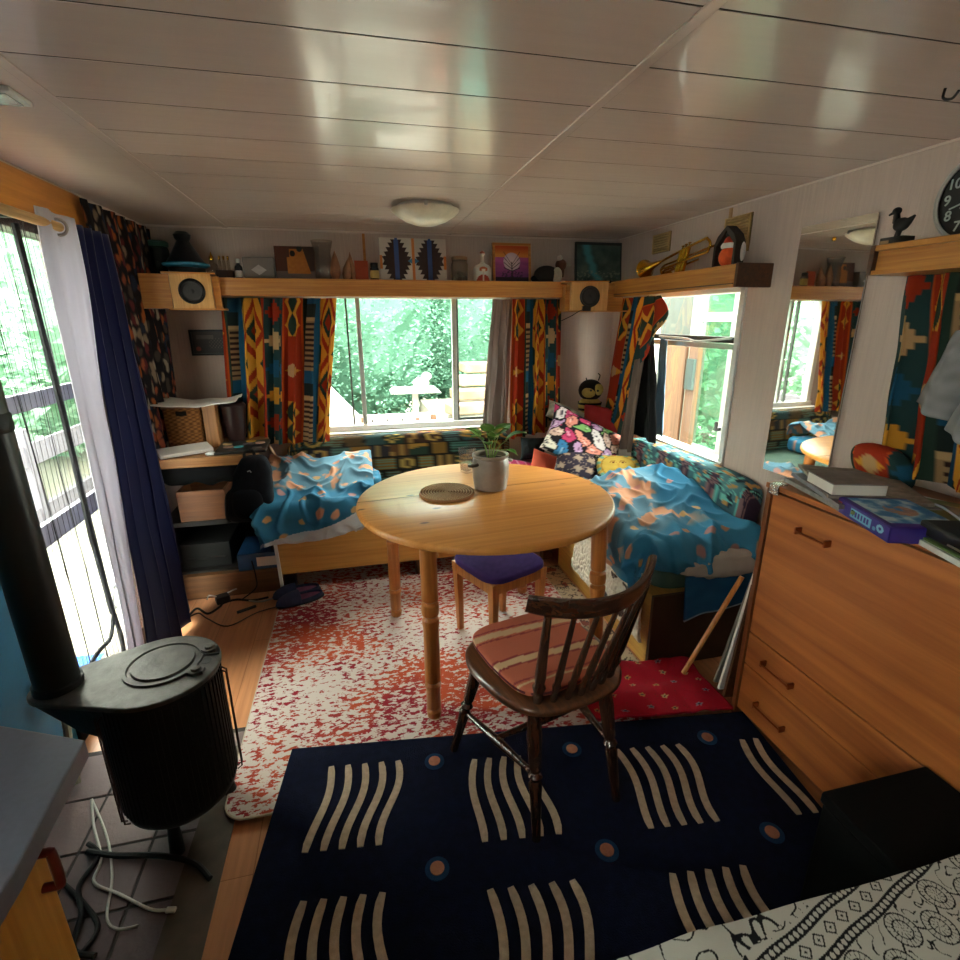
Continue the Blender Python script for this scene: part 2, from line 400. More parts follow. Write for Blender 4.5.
# orange panel above the door
g = MB(); g.bb(XL, XL+.018, .2, 2.78, 1.862, 2.0); struct(g.build('trim_4', W_ORANGE, smooth=None))
g = MB(); g.bb(.108, .124, YB-.01, YB, 1.73, ZC); struct(g.build('trim_5', W_SHELF, smooth=None))
g = MB(); g.bb(XR-.008, XR, 2.40, 2.416, 1.74, ZC-.01); struct(g.build('trim_6', mk('beige_strip', 'b08a60', .6), smooth=None))
g = MB(); g.bb(XR-.012, XR, 3.36, 3.43, 1.1, 1.6); struct(g.build('trim_7', mk('olive_strip', 'a08a4a', .6), smooth=None))
# stone tiles under the stove (set in the floor)
TILE = vmat('stone_tile', .7, .3, 90)
g = MB(); g.bb(XL, -.47, .6, 1.80, 0, .004); struct(g.build('trim_10', mk('dark_grout', '3a3230', .9), smooth=None))
g = MB(); cols = []
tl = random.Random(5)
for i in range(3):
    for j in range(5):
        x0 = XL+.2*i+.004; y0 = .78+.2*j+.004
        g.bb(x0, x0+.192 if i < 2 else -.492, y0, y0+.192, 0, .007)
        c = mixc(hx('5c4e50'), hx('8c7876'), tl.random()); cols += [c]*8
o = struct(g.build('trim_8', TILE, bevel=.002, smooth=None)); paint(o, cols)
g = MB(); g.prism([(-.59, .78), (-.47, .78), (-.465, 1.1), (-.46, 1.70), (-.56, 1.70)], .0072, .012); struct(g.build('trim_9', mk('scuffed_brown_board', '4a3c30', .7, 0, .4, 12), smooth=None))
# roof vent and hook
t = thing('roof_vent', 'small white framed vent in the ceiling by the door', 'vent', (-.79, 1.66, ZC))
g = MB(); g.bb(-.07, .07, -.05, .05, -.012, 0); g.build('vent_frame', WHITEP, t, bevel=.004, smooth=None)
g = MB(); g.bb(-.055, .055, -.036, .036, -.015, -.011); g.build('vent_glass', mk('vent_mirror', 'a8b4b4', .15, .8), t, smooth=None)
g = MB(); g.tube([(1.40, 1.145, ZC), (1.40, 1.145, ZC-.02), (1.395, 1.12, ZC-.03), (1.385, 1.10, ZC-.022)], .003, sm=4)
tag(g.build('ceiling_hook', BLACK, loc=(1.40, 1.145, ZC)), 'small dark hook screwed into the ceiling above the chest', 'hook')
# ceiling lamp
t = thing('ceiling_lamp', 'round frosted glass ceiling lamp beside the ceiling seam', 'lamp', (.385, 2.72, ZC))
g = MB(); g.lathe([(.125, -.028), (.13, -.02), (.13, 0)]); lb_ = g.build('lamp_base', mk('lamp_base_white', 'c8c0b4', .4), t)
g = MB(); g.lathe([(.001, -.088), (.05, -.083), (.10, -.066), (.14, -.042), (.158, -.026), (.162, -.018), (.156, -.018)], seg=40); g.build('lamp_shade', mk('frosted_glass', 'd8d0bc', .35), t)
for a in (.4, 2.5, 4.6):
    g = MB(); g.box((.15*math.cos(a), .15*math.sin(a), -.016), (.03, .016, .022), rz=a); g.build('lamp_clip', METAL, lb_, bevel=.003)
# ---------------------------------------------------------------- shelves under the ceiling
t = thing('wall_shelf', 'long wooden pelmet shelf above the back window', 'shelf', (0, YB, 1.63))
g = MB(); g.bb(-.70, 1.36, -.27, -.25, 0, .095); g.build('front_board', W_SHELF, t, bevel=.004, smooth=None)
g = MB(); g.bb(-.98, 1.55, -.25, 0, .07, .085); g.build('shelf_board', W_SHELF, t, smooth=None)
t = thing('wall_shelf', 'wooden pelmet shelf carrying the trumpet on the right wall', 'shelf', (XR, 0, 1.63))
g = MB(); g.bb(-.18, -.16, 2.10, 3.26, 0, .097); g.build('front_board', W_SHELFY, t, bevel=.004, smooth=None)
g = MB(); g.bb(-.16, 0, 2.10, 3.26, .07, .085); g.build('shelf_board', W_SHELFY, t, smooth=None)
g = MB(); g.bb(-.18, 0, 2.082, 2.10, .0, .10); g.build('end_panel', W_DARK, t, bevel=.003, smooth=None)
g = MB(); g.bb(-.186, -.18, 2.10, 3.26, .014, .018); g.build('shelf_bead', W_DARK, t, smooth=None)
t = thing('wall_shelf', 'short wooden pelmet shelf under the clock on the right wall', 'shelf', (XR, 0, 1.63))
g = MB(); g.bb(-.18, -.165, .2, 1.44, .012, .075); g.build('front_board', W_SHELFY, t, smooth=None)
g = MB(); g.bb(-.195, 0, .2, 1.455, .07, .088); g.build('shelf_board', W_SHELFY, t, bevel=.003, smooth=None)
g = MB(); g.bb(-.195, 0, .2, 1.455, 0, .013); g.build('bottom_rail', W_SHELFY, t, smooth=None)
g = MB(); g.bb(-.197, 0, 1.44, 1.457, 0, .088); g.build('end_panel', W_DARK, t, bevel=.003, smooth=None)
CONE = mk('speaker_cone', '101010', .6, 0, .2); CRING = mk('speaker_ring', '1c1b1a', .35)
def speaker(label, loc, rz, w, h, d, extra):
    t = thing('loudspeaker', label, 'speaker', loc, rz)
    g = MB(); g.bb(-w/2, w/2, 0, d, 0, h); g.build('cabinet', wood('speaker_wood', 'c08a48', 'dca968', 2, .4, 5, 14), t, bevel=.003, smooth=None)
    q = Matrix.Rotation(PI/2, 4, 'X')
    g = MB(); g.lathe([(.062, -.001), (.064, .008), (.056, .012), (.052, .006)], (0, 0, h*.5), 32, q); rg = g.build('speaker_ring', CRING, t)
    g = MB(); g.lathe([(.054, .004), (.05, .009), (.03, .002), (.016, .001), (.012, .006), (.001, .008)], (0, 0, h*.5), 32, q, cap=False); g.build('speaker_cone', CONE, rg)
    return t
s1 = speaker('boxed loudspeaker in the left corner above the desk', (-.80, 3.19, 1.562), .18, .195, .172, .18, None)
g = MB(); g.bb(-.30, -.10, .01, .16, 0, .17); g.build('side_box', W_SHELF, s1, smooth=None)
g = MB(); g.bb(-.12, .16, -.012, .18, -.008, 0); g.build('base_board', W_SHELF, s1, smooth=None)
g = MB(); g.bb(-.13, .12, -.012, .18, .172, .180); g.build('top_board', W_SHELF, s1, smooth=None)
g = MB(); g.bb(.10, .135, .03, .16, 0, .165); g.build('filler_block', W_SHELF, s1, smooth=None)
s2 = speaker('boxed loudspeaker in the right corner with a dangling lead', (1.455, 3.165, 1.55), -.12, .235, .165, .15, None)
g = MB(); g.bb(-.13, .26, -.006, .18, -.007, 0); g.build('base_board', W_SHELF, s2, smooth=None)
g = MB(); g.bb(-.16, .12, -.006, .18, .165, .174); g.build('top_board', W_SHELF, s2, smooth=None)
for a_ in ((-.145, -.118, .03, .16, 0, .15), (.118, .24, .06, .17, 0, .165)):
    g = MB(); g.bb(*a_); g.build('filler_block', W_SHELF, s2, smooth=None)
g = MB(); g.box((-.02, -.014, .012), (.05, .02, .03)); g.tube([(-.03, -.02, .01), (-.07, -.02, -.005), (-.11, -.01, -.03), (-.15, 0, -.05), (-.17, .01, -.06)], .0025, sm=4); g.build('speaker_lead', BLACK, s2)
# ---------------------------------------------------------------- curtains
K = {k: hx(v) for k, v in dict(red='9a2e16', yel='d0902e', grn='26382e', teal='1c4e6a', cream='b89468', brn='321c18', org='c04e18', dk='1e2624').items()}
def kilim(s, t):
    s /= 1.55; t /= 1.55
    p = s % .46; t += .03*math.floor(s/.46)
    if p < .115:
        x = (p-.0575)/.0575; q = t % .42
        if q < .17:
            ph = abs(((q/.17*2) % 1)-.5)*2
            d = abs(abs(x)-(.72-.55*ph))
            if d < .16: return K['yel']
            if abs(x) < .5-.5*ph: return K['grn']
        elif .27 < q < .33:
            if abs(x)+abs(q-.30)/.03 < .9: return K['cream'] if abs(x) < .4 else K['yel']
        return K['red'] if abs(x) < .93 else K['org']
    if p < .14: return K['grn']
    if p < .20:
        q = t % .30
        if q < .10: return K['teal'] if q < .05 else K['dk']
        if q < .115: return K['cream']
        return K['brn'] if (t % .020) < .009 and p > .15 else mixc(K['cream'], K['brn'], .25)
    if p < .22: return K['teal']
    if p < .335:
        x = (p-.2775)/.0575; q = (t % .24)/.12-1
        a = abs(x)+abs(q)
        if .75 < a < 1.02: return K['red']
        if a < .28: return K['red']
        if a < .5: return K['grn']
        b = abs(abs(x)-1)+abs(abs(q)-1)
        if b < .35: return K['grn']
        return K['yel']
    if p < .35: return K['red']
    x = (p-.405)/.055; i = int(t//.105); q = (t % .105)/.0525-1
    a = abs(round(x*4)/4)+abs(round(q*4)/4)
    if a < .8: return (K['red'], K['cream'], K['teal'], K['yel'])[i % 4]
    return mixc(K['grn'], K['teal'], .25)
def curtain(name, p0, p1, q0, q1, npl, amp, width, cf, mat=None, parent=None, nu=160, nv=90, off=0., sag=0., seed=0., solid=.004, loc=None):
    p0, p1, q0, q1 = map(Vector, (p0, p1, q0, q1)); d = (p1-p0); nn = Vector((d.y, -d.x, 0)).normalized(); H = (p0-q0).length
    dn = d.normalized()
    def fn(u, v):
        b = (p0*(1-u)+p1*u)*(1-v)+(q0*(1-u)+q1*u)*v
        a = 2*PI*npl*u+1.2*N(u*4+seed, v*1.2, seed)
        A = amp*(.55+.45*v)*(.8+.5*N(u*6, seed, 2))
        o = nn*(A*math.sin(a)+.01*N(u*8, v*4, seed))+dn*(A*.45*math.sin(2*a)*min(1, v*4))
        return b+o+Vector((0, 0, sag*math.sin(u*PI)*v))
    return sheet(name, nu, nv, fn, lambda u, v: cf(off+u*width, v*H), mat or CURT, parent, loc, solid)
GRP = 'woven geometric curtains'
o = curtain('curtain', (-.71, 3.405, 1.625), (-.07, 3.405, 1.625), (-.76, 3.40, .76), (-.19, 3.38, .76), 6.5, .05, 1.05, kilim, seed=1, off=.16, nu=260, nv=170, loc=(-.42, 3.405, 1.62))
tag(o, 'orange and red geometric woven curtain left of the back window', 'curtain')
o = curtain('curtain', (1.03, 3.405, 1.625), (1.365, 3.405, 1.625), (1.02, 3.39, .71), (1.39, 3.39, .76), 5., .045, .80, kilim, seed=4, off=.0, nu=220, nv=170, loc=(1.2, 3.405, 1.62))
tag(o, 'gathered red and green geometric woven curtain right of the back window', 'curtain')
o = curtain('curtain', (.905, 3.43, 1.625), (1.035, 3.43, 1.625), (.83, 3.42, .79), (1.0, 3.42, .79), 1.6, .025, .3, lambda s, t: mixc(hx('6e5e5a'), hx('94847c'), .5+.5*N(s*30, t*3)), SOFTF, seed=3, nu=50, loc=(.95, 3.43, 1.62))
tag(o, 'greyish brown lining curtain at the right edge of the back window', 'curtain')
t = thing('curtain', 'geometric woven curtain with its corner thrown over the side window stay', 'curtain', (1.70, 3.1, 1.62))
L = lambda p: (p[0]-1.70, p[1]-3.1, p[2]-1.62)
curtain('curtain_drop', L((1.70, 3.19, 1.625)), L((1.70, 2.83, 1.625)), L((1.70, 3.37, .68)), L((1.70, 3.07, .66)), 2.6, .03, .62, kilim, parent=t, seed=8, nu=180, nv=170)
def flap(u, v):
    a = Vector((1.69, 2.90, 1.622)); b_ = Vector((1.69, 2.72, 1.622)); c = Vector((1.64, 2.57, 1.525)); d = Vector((1.66, 2.83, 1.25)); 
    top = a*(1-u)+b_*u; bot = d*(1-u)+c*u
    return top*(1-v)+bot*v+Vector((-.012*math.sin(u*9+v*3)-.01, 0, 0))-Vector((1.70, 3.1, 1.62))
sheet('curtain_flap', 90, 90, flap, lambda u, v: kilim(.20-.28*v+.02, u*.32+.06), FAB, t)
o = curtain('hanging_cloth', (1.69, 2.97, 1.25), (1.69, 2.86, 1.30), (1.66, 3.03, .60), (1.66, 2.87, .60), 1.5, .02, .2, lambda s, t: mixc(hx('5c4e48'), hx('7c6c62'), .5+.5*N(s*60, t*9)) if t < .56 else hx('b0aaa2'), SOFTF, seed=5, nu=40, loc=(1.69, 2.9, 1.2))
tag(o, 'brown grey cloth strip hanging beside the side window', 'cloth')
o = curtain('hanging_cloth', (1.715, 2.93, 1.46), (1.715, 2.82, 1.40), (1.71, 3.0, .80), (1.71, 2.68, .79), 1.5, .02, .2, lambda s, t: hx('0c0c0e'), SOFTF, seed=6, nu=40, loc=(1.72, 2.84, 1.4))
tag(o, 'black garment hanging against the side window', 'cloth')
o = curtain('hanging_cloth', (1.745, 2.80, 1.40), (1.745, 2.73, 1.38), (1.745, 2.77, .84), (1.745, 2.68, .83), 1, .008, .2, lambda s, t: hx('4c6474'), SOFTF, seed=7, nu=30, loc=(1.745, 2.78, 1.4))
tag(o, 'blue grey cloth hanging just behind the black garment at the side window', 'cloth')
# near right curtain under the clock shelf
t = thing('curtain', 'geometric woven curtain tied up below the clock shelf', 'curtain', (1.74, 1.1, 1.62))
L = lambda p: (p[0]-1.74, p[1]-1.1, p[2]-1.62)
curtain('curtain_drop', L((1.765, 1.43, 1.628)), L((1.765, .55, 1.628)), L((1.75, 1.37, 1.01)), L((1.755, .40, .98)), 8, .045, 2.1, lambda s, t_: kilim(s+.545, t_+.05), parent=t, seed=11, nu=260, nv=150)
soft('curtain_bunch', 14, 2.5, lambda p: Vector((p.x*.05-.03, p.y*.10+.23, p.z*.07-.60))+Vector((0, .03*p.z, 0)), lambda p: kilim(.085+p.y*.14, p.z*.09+.45), FAB, t)
o = curtain('grey_garment', (1.70, 1.20, 1.46), (1.70, .9, 1.55), (1.70, 1.26, 1.25), (1.69, .9, 1.15), 3, .03, .4, lambda s, t: mixc(hx('6c6a6c'), hx('949294'), .5+.5*N(s*40, t*40)), SOFTF, seed=13, nu=60, nv=40, sag=-.05, loc=(1.7, 1.1, 1.5))
tag(o, 'pale grey knitted garment hung over the curtain below the clock shelf', 'garment')
# left: floral, navy, white curtains on the rod
FL = [hx(x) for x in ('1a1618', '9c5428', '86745e', '5e2426', '222a3c', '9a8a74', '463c32', '944a2e')]
def floral(s, t):
    x = s+.02*N(s*20, t*20, 3); y = t*.6+.02*N(s*20, t*20, 7)
    best = 9; ci = 0
    gx, gy = int(x//.042), int(y//.042)
    for i in range(gx-1, gx+2):
        for j in range(gy-1, gy+2):
            px = (i+cellr(i, j))*.042; py = (j+cellr(i, j, 2))*.042; d = math.hypot(px-x, (py-y))
            if d < best: best = d; ci = int(cellr(i, j, 5)*8)
    c = FL[ci % 8]
    return mixc(c, FL[0], sst(.012, .024, best))
o = curtain('curtain', (-1.045, 2.70, 1.985), (-1.045, 3.50, 1.985), (-1.045, 2.90, .80), (-1.045, 3.46, .80), 6, .025, 1.5, floral, seed=21, nu=200, nv=200, loc=(-1.045, 3.1, 1.98))
tag(o, 'dark floral curtain hanging in the left corner behind the desk', 'curtain')
NAVY = vmat('navy_velvet', .95, .1, 200, .15, .3)
o = curtain('curtain', (-.93, 2.32, 1.83), (-.93, 2.60, 1.83), (-.92, 2.12, .03), (-.93, 2.72, .03), 4, .035, .9, lambda s, t: mixc(hx('0e1338'), hx('141a4a'), .5+.5*N(s*5, t*3)), NAVY, seed=31, nu=140, nv=60, loc=(-.93, 2.45, 1.8))
tag(o, 'long navy blue curtain beside the glazed door', 'curtain')
t = thing('curtain', 'white sheer cotton curtain on the rod by the glazed door', 'curtain', (-.93, 2.2, 1.8))
L = lambda p: (p[0]+.93, p[1]-2.2, p[2]-1.8)
WC = vmat('white_voile', .8, .1, 200, .2, 0, .35)
cd_ = curtain('curtain_drop', L((-.93, 2.07, 1.845)), L((-.93, 2.335, 1.845)), L((-.945, 2.04, .18)), L((-.945, 2.16, .16)), 1.6, .022, .5, lambda s, t_: hx('c6c2cc'), WC, parent=t, seed=41, nu=70, nv=70)
g = MB(); g.lathe([(.024, -.003), (.03, 0), (.024, .003), (.02, 0), (.024, -.003)], (0, -.005, .002), 20, Matrix.Rotation(PI/2, 4, 'X'), cap=False); g.build('grommet', METAL, cd_)
g = MB(); g.bb(-.008, .0, .10, .112, -.15, -.12); g.build('fabric_tag', PAPER, cd_, smooth=None)
t = thing('curtain_rod', 'light wooden curtain rod above the glazed door', 'curtain rod', (-.93, 1.7, 1.803))
g = MB(); g.cyl((0, -.9, 0), (0, .50, 0), .015); g.build('rod', wood('rod_wood', 'b88a50', 'd8ae70', 1), t)
for yy in (-.5, .3):
    g = MB(); g.bb(-.145, 0, yy-.01, yy+.01, -.005, .012); g.bb(-.15, -.142, yy-.02, yy+.02, .02, .1); g.bb(-.15, -.142, yy-.012, yy+.012, -.01, .1); g.build('rod_bracket', BLACK, t, smooth=None)
# insect screen
m, nt, b = newmat('fly_net'); nt.nodes.remove(b)
tr = nt.nodes.new('ShaderNodeBsdfTransparent'); df = nt.nodes.new('ShaderNodeBsdfDiffuse'); df.inputs[0].default_value = (.12, .12, .13, 1)
ms = nt.nodes.new('ShaderNodeMixShader'); ms.inputs[0].default_value = .14
nt.links.new(tr.outputs[0], ms.inputs[1]); nt.links.new(df.outputs[0], ms.inputs[2]); nt.links.new(ms.outputs[0], nt.nodes['Material Output'].inputs['Surface'])
NET = m
t = thing('fly_screen', 'striped black mesh fly screen hanging in the glazed doorway', 'fly screen', (-1.03, 2.2, 1.8))
def netp(u, v):
    y = -.33+.62*u; x = .012*math.sin(u*31+.6*math.sin(v*5))+.008*N(u*5, v*3, 2)
    return Vector((x, y+.01*math.sin(v*4+u*3), .02-1.68*v))
g = MB(); g.grid(60, 30, netp); g.build('net', NET, t, smooth=180, recalc=False)
g = MB()
for i in range(42):
    u = (i+.5)/42; g.tube([netp(u, k/24) for k in range(25)], .0008, 4)
g.build('net_stripes', BLACK, t, smooth=None)
def band(pts, w=.011):
    g = MB()
    for a, c in zip(pts, pts[1:]):
        g.tube([a, c], w, 6)
    return g.build('border_band', BLKCLOTH, t)
band([(.01, -.075, .0), (.012, -.065, -.6), (.006, -.06, -1.1), (.01, -.05, -1.43)])
g = MB(); g.tube([(.012, -.05, -1.43), (.015, -.12, -1.50), (.01, -.22, -1.50), (0, -.32, -1.53)], .008, 6, sm=5); g.tube([(.012, -.05, -1.43), (.01, -.03, -1.55), (.0, -.02, -1.66)], .009, 6, sm=4); g.build('tie_cord', BLKCLOTH, t)
g = MB(); g.tube([(.014, -.05, -1.42), (.02, -.03, -1.36), (.024, -.01, -1.30), (.02, .01, -1.25)], .004, 6, sm=4); g.sph((.022, -.02, -1.33), .008); g.sph((.018, -.045, -1.41), .009); g.build('clip', METAL, t)
# ---------------------------------------------------------------- things on the shelves
S = 1.7155
def at(name, loc, build, mat, label, cat, group=None, **k):
    g = MB(); build(g); o = g.build(name, mat, None, loc, **k); return tag(o, label, cat, group)
t = thing('storage_jar', 'dark green glass jar with a lid at the left end of the shelf', 'jar', (-1.015, 3.455, S))
g = MB(); g.lathe([(.055, 0), (.062, .01), (.062, .16), (.056, .175)]); g.build('jar_body', GGLASS, t)
g = MB(); g.lathe([(.06, .175), (.064, .18), (.064, .198), (.055, .205), (.001, .206)]); g.build('lid', mk('lid_green', '3c6a58', .5), t)
t = thing('tagine', 'dark conical tagine pot with a turquoise rim on the left of the shelf', 'pot', (-.865, 3.42, S))
g = MB(); g.lathe([(.07, 0), (.09, .03), (.095, .065)]); g.build('pot_base', BLACK, t)
g = MB(); g.lathe([(.095, .065), (.118, .075), (.12, .085), (.105, .092)], seg=36); g.build('rim', mk('turquoise_glaze', '3a8cae', .25), t)
g = MB(); g.lathe([(.1, .092), (.08, .12), (.045, .18), (.032, .205), (.04, .215), (.045, .235), (.03, .25), (.001, .25)]); g.build('lid', mk('dark_glaze', '14181e', .3), t)
t = thing('perfume_bottle', 'little round glass perfume bottle with a gold stopper', 'bottle', (-.735, 3.43, S))
g = MB(); g.lathe([(.02, 0), (.03, .03), (.034, .06), (.028, .085), (.012, .1), (.012, .11)]); g.build('bottle_body', VGLASS, t)
g = MB(); g.lathe([(.011, .11), (.013, .12), (.005, .14), (.001, .155)]); g.build('stopper', BRASS, t)
at('vial_box', (-.665, 3.41, S), lambda g: g.bb(-.71, -.625, 3.385, 3.435, S, S+.055), mk('brown_card', '3c2820', .8), 'low dark brown box holding gold capped vials', 'box', smooth=None)
vi = None
for k, x in enumerate((-.69, -.668, -.645)):
    t = thing('glass_vial', ('leftmost', 'middle', 'rightmost')[k]+' of three gold capped glass vials standing in the dark brown box', 'bottle', (x, 3.41, S+.055), 0, 'gold capped vials')
    g = MB(); g.lathe([(.008, 0), (.008, .05), (.005, .056)], seg=12); g.build('vial_body', VGLASS, t)
    g = MB(); g.lathe([(.006, .056), (.006, .075), (.001, .077)], seg=12); g.build('cap', BRASS, t)
t = thing('medicine_bottle', 'small black bottle with a white cap and white label', 'bottle', (-.595, 3.41, S))
g = MB(); g.lathe([(.02, 0), (.02, .075), (.009, .09), (.009, .095)], seg=18); bb_ = g.build('bottle_body', BLACK, t)
g = MB(); g.lathe([(.0205, .02), (.0205, .055)], seg=18, cap=False); g.build('bottle_label', PAPER, bb_)
g = MB(); g.lathe([(.011, .095), (.011, .118), (.001, .119)], seg=18); g.build('cap', WHITEP, t)
t = thing('keepsake_box', 'grey translucent box with a pale diamond on its front', 'box', (-.485, 3.43, S))
g = MB(); g.bb(-.085, .085, -.03, .03, 0, .13); bb_ = g.build('box_body', mk('smoke_plastic', '6c625c', .3), t, bevel=.006, smooth=None)
g = MB(); g.prism([(-.042, .06), (0, .032), (.042, .06), (0, .088)], -.002, .002, Matrix.Translation((0, -.031, 0)) @ Matrix.Rotation(PI/2, 4, 'X')); g.build('diamond_emblem', mk('pale_emblem', 'aaa09c', .5), bb_, smooth=None)
def panel(name, x0, x1, zh, y, th, cf, label, cat, frame=None, lean=.12, fw=.012, nu=110, edge='3a2a22'):
    w = x1-x0; loc = ((x0+x1)/2, y, S)
    t = thing(name, label, cat, loc); M = Matrix.Rotation(-lean, 4, 'X')
    g = MB(); g.box((0, th/2, zh/2), (w, th, zh), M=M); cv = g.build('canvas', mk(name+'_edge', edge, .7), t, bevel=.001, smooth=None)
    nv = int(nu*zh/w); iw = w-2*fw if frame else w; ih = zh-2*fw if frame else zh
    sheet('painted_front', nu, nv, lambda u, v: M @ Vector(((u-.5)*iw, -.0012, zh/2+(v-.5)*ih)), cf, PICT, cv, solid=.001)
    if frame:
        g = MB()
        for c, d in (((0, .001, fw/2), (w, .018, fw)), ((0, .001, zh-fw/2), (w, .018, fw)), ((-w/2+fw/2, .001, zh/2), (fw, .018, zh)), ((w/2-fw/2, .001, zh/2), (fw, .018, zh))):
            g.box(c, d, M=M)
        g.build('picture_frame', frame, t, bevel=.002, smooth=None)
    return t
def dogpic(u, v):
    bg = mixc(hx('5a2c1a'), hx('3c241c'), clamp(u*1.2)) if v > .3 else hx('6e5c56')
    l, r_ = .27+.06*(v > .7), .84-.22*v
    if v > .24 and l < u < r_ and v < .93: c = mixc(hx('b0651e'), hx('c47a2e'), .5+.5*N(u*14, v*14)); bg = c
    for ex, ey in ((.40, .80), (.56, .93)):
        if math.hypot((u-ex)*1.4, v-ey) < .085: bg = hx('10100f')
    return bg
panel('painting', -.40, -.15, .198, 3.44, .015, dogpic, 'small canvas with an orange furry shape painted on brown', 'painting')
at('glass_vase', (-.128, 3.40, S), lambda g: g.lathe([(.045, 0), (.05, .01), (.052, .10), (.046, .16), (.062, .222), (.058, .222), (.042, .16), (.047, .10), (.044, .014), (.001, .012)], (-.128, 3.40, S), 28), VGLASS, 'tall grey glass vase beside the orange painting', 'vase')
POD = mk('carved_wood', '8c5c3c', .6, 0, .3, 30)
for k, (x, h, r_, tl_) in enumerate(((-.064, .165, .03, .03), (-.004, .135, .028, .18), (.034, .16, .02, -.05))):
    g = MB(); g.lathe([(.6*r_, 0), (r_, .25*h), (.95*r_, .5*h), (.5*r_, .78*h), (.2*r_, .92*h), (.001, h)], (0, 0, 0), 14); g.b.transform(Matrix.Translation((x, 3.375, S)) @ Matrix.Rotation(tl_, 4, 'Y') @ Matrix.Scale(.6, 4, (0, 1, 0))) if False else bmesh.ops.transform(g.b, matrix=Matrix.Translation((x, 3.375, S+.004)) @ Matrix.Rotation(tl_, 4, 'Y'), verts=g.b.verts[:])
    tag(g.build('carved_pod', POD, None, (x, 3.375, S)), ('tall brown carved pointed ornament beside the glass vase', 'leaning brown carved pointed ornament, middle of three', 'slim brown carved pointed ornament beside the orange card')[k], 'ornament', 'carved pointed ornaments')
at('orange_card', (.088, 3.40, S), lambda g: g.box((.088, 3.40, S+.06), (.078, .012, .12), rx=-.08), mk('orange_card', 'a8482a', .8), 'plain rust orange card standing on the shelf', 'card', smooth=None)
t = thing('supplement_jar', 'small brown jar with a yellow label and black lid', 'jar', (.163, 3.385, S))
g = MB(); g.lathe([(.026, 0), (.026, .075), (.02, .085)], seg=20); bb_ = g.build('jar_body', mk('brown_glass', '24160e', .2), t)
g = MB(); g.lathe([(.0265, .02), (.0265, .065)], seg=20, cap=False); g.build('jar_label', mk('yellow_label', 'c0a25a', .7), bb_)
g = MB(); g.lathe([(.022, .085), (.022, .108), (.001, .11)], seg=20); g.build('lid', BLACK, t)
def zig(u, v):
    if abs(u-.5) < .022: c = hx('d8803a') if not (abs(u-.5) < .06 and abs(v-.5) < .07) else hx('d8803a'); return c
    if abs(u-.5)*1.0+abs(v-.5)*1.0 < .085: return hx('3a7aa8')
    if (u < .04 or u > .96) and .32 < v < .62: return hx('d8803a')
    x = abs(((u*2) % 1)-.5)*2; st = math.floor((abs(v-.5)*2)*5+.001)/5; tooth = ((abs(v-.5)*2*5) % 1)
    if x < .13 and True:
        return hx('36528c') if .05 < v < .97 or x < .08 else hx('d8cfc4')
    if x < .74-.62*st+.14*tooth and abs(v-.5) < .47: return hx('38221e')
    return hx('d2c8be')
panel('zigzag_canvas', .203, .612, .262, 3.45, .018, zig, 'cream canvas with dark stepped zigzag diamonds and blue stripes', 'painting', nu=220, edge='b8aea4')
t = thing('glass_jar', 'clear open glass jar with crumpled silver bits inside', 'jar', (.68, 3.385, S))
g = MB(); g.lathe([(.046, 0), (.052, .01), (.052, .11), (.046, .122), (.048, .150), (.044, .150), (.042, .122), (.048, .11), (.048, .012), (.001, .01)], seg=28); g.build('jar_body', VGLASS, t)
g = MB(); g.lathe([(.049, .132), (.0495, .15), (.046, .152)], seg=28, cap=False); g.build('jar_rim', mk('tan_rim', '8a6a4a', .5), t)
g = MB()
for k in range(9): g.sph((.028*math.cos(k*2.4), .028*math.sin(k*2.4), .022+.012*(k % 4)), (.013, .011, .010), 8, 6)
g.build('filling', mk('silver_scraps', 'a8a49c', .4, .3, .4, 60), t)
def birdb(p):
    return hx('c8c2ba')
t = thing('painted_bottle', 'white flat bottle painted with a red figure and long neck', 'bottle', (.825, 3.385, S))
def btl(u, v):
    a = 2*PI*u; prof = ((0, .050), (.05, .056), (.45, .058), (.55, .045), (.6, .02), (.64, .011), (.85, .010), (.88, .016), (.95, .016), (1., .004))
    for (a0, r0), (a1, r1) in zip(prof, prof[1:]):
        if a0 <= v <= a1: rr = r0+(r1-r0)*(v-a0)/(a1-a0); break
    return Vector((rr*math.cos(a), rr*.55*math.sin(a) if v < .6 else rr*math.sin(a), v*.19))
def bcol(u, v):
    x = math.cos(2*PI*u); f = math.sin(2*PI*u) < .0
    if v > .84: return hx('a85a48') if v > .9 else hx('c8c2ba')
    if f:
        if .04 < v < .26 and abs(x) < .75 and math.hypot(x*1.1, (v-.08)*4.2) < .8: return hx('a8341e') if abs(x) > .12 else hx('d8c8b8')
        if .26 < v < .36 and abs(x) < .12: return hx('c8a898')
        if math.hypot(x*1.6, (v-.43)*9) < .75: return hx('b8542c') if abs(x) > .2 or v > .44 else hx('e0c8b0')
    return hx('cac4bc')
sheet('bottle_body', 48, 70, btl, bcol, PICT, t, solid=0)
def treepic(u, v):
    c = mixc(hx('d88a3c'), hx('b84c20'), clamp((v-.75)*5)) if v > .68 else mixc(hx('6a2a70'), hx('b0508a'), clamp(v*1.4+.3*N(u*3, v*9)))
    if v < .13: c = hx('2a1626')
    d = math.hypot(u-.5, (v-.56))
    if d < .25: c = mixc(hx('d8c4c4'), hx('b8a0b0'), d*3)
    br = abs(u-.5) < .018+.02*clamp(.25-v) and v < .56
    for k in (-1, 1):
        for j in range(4):
            y0 = .30+.06*j; dx = (u-.5)*k
            if 0 < dx < .24 and abs(v-(y0+dx*(.4+.35*j))) < .012: br = True
    if br: c = hx('2a141e')
    if .13 < v < .3 and abs(u-.5) < .32 and F(u*14, v*14) > .1 and d > .25: c = mixc(c, hx('3a1838'), .7)
    return c
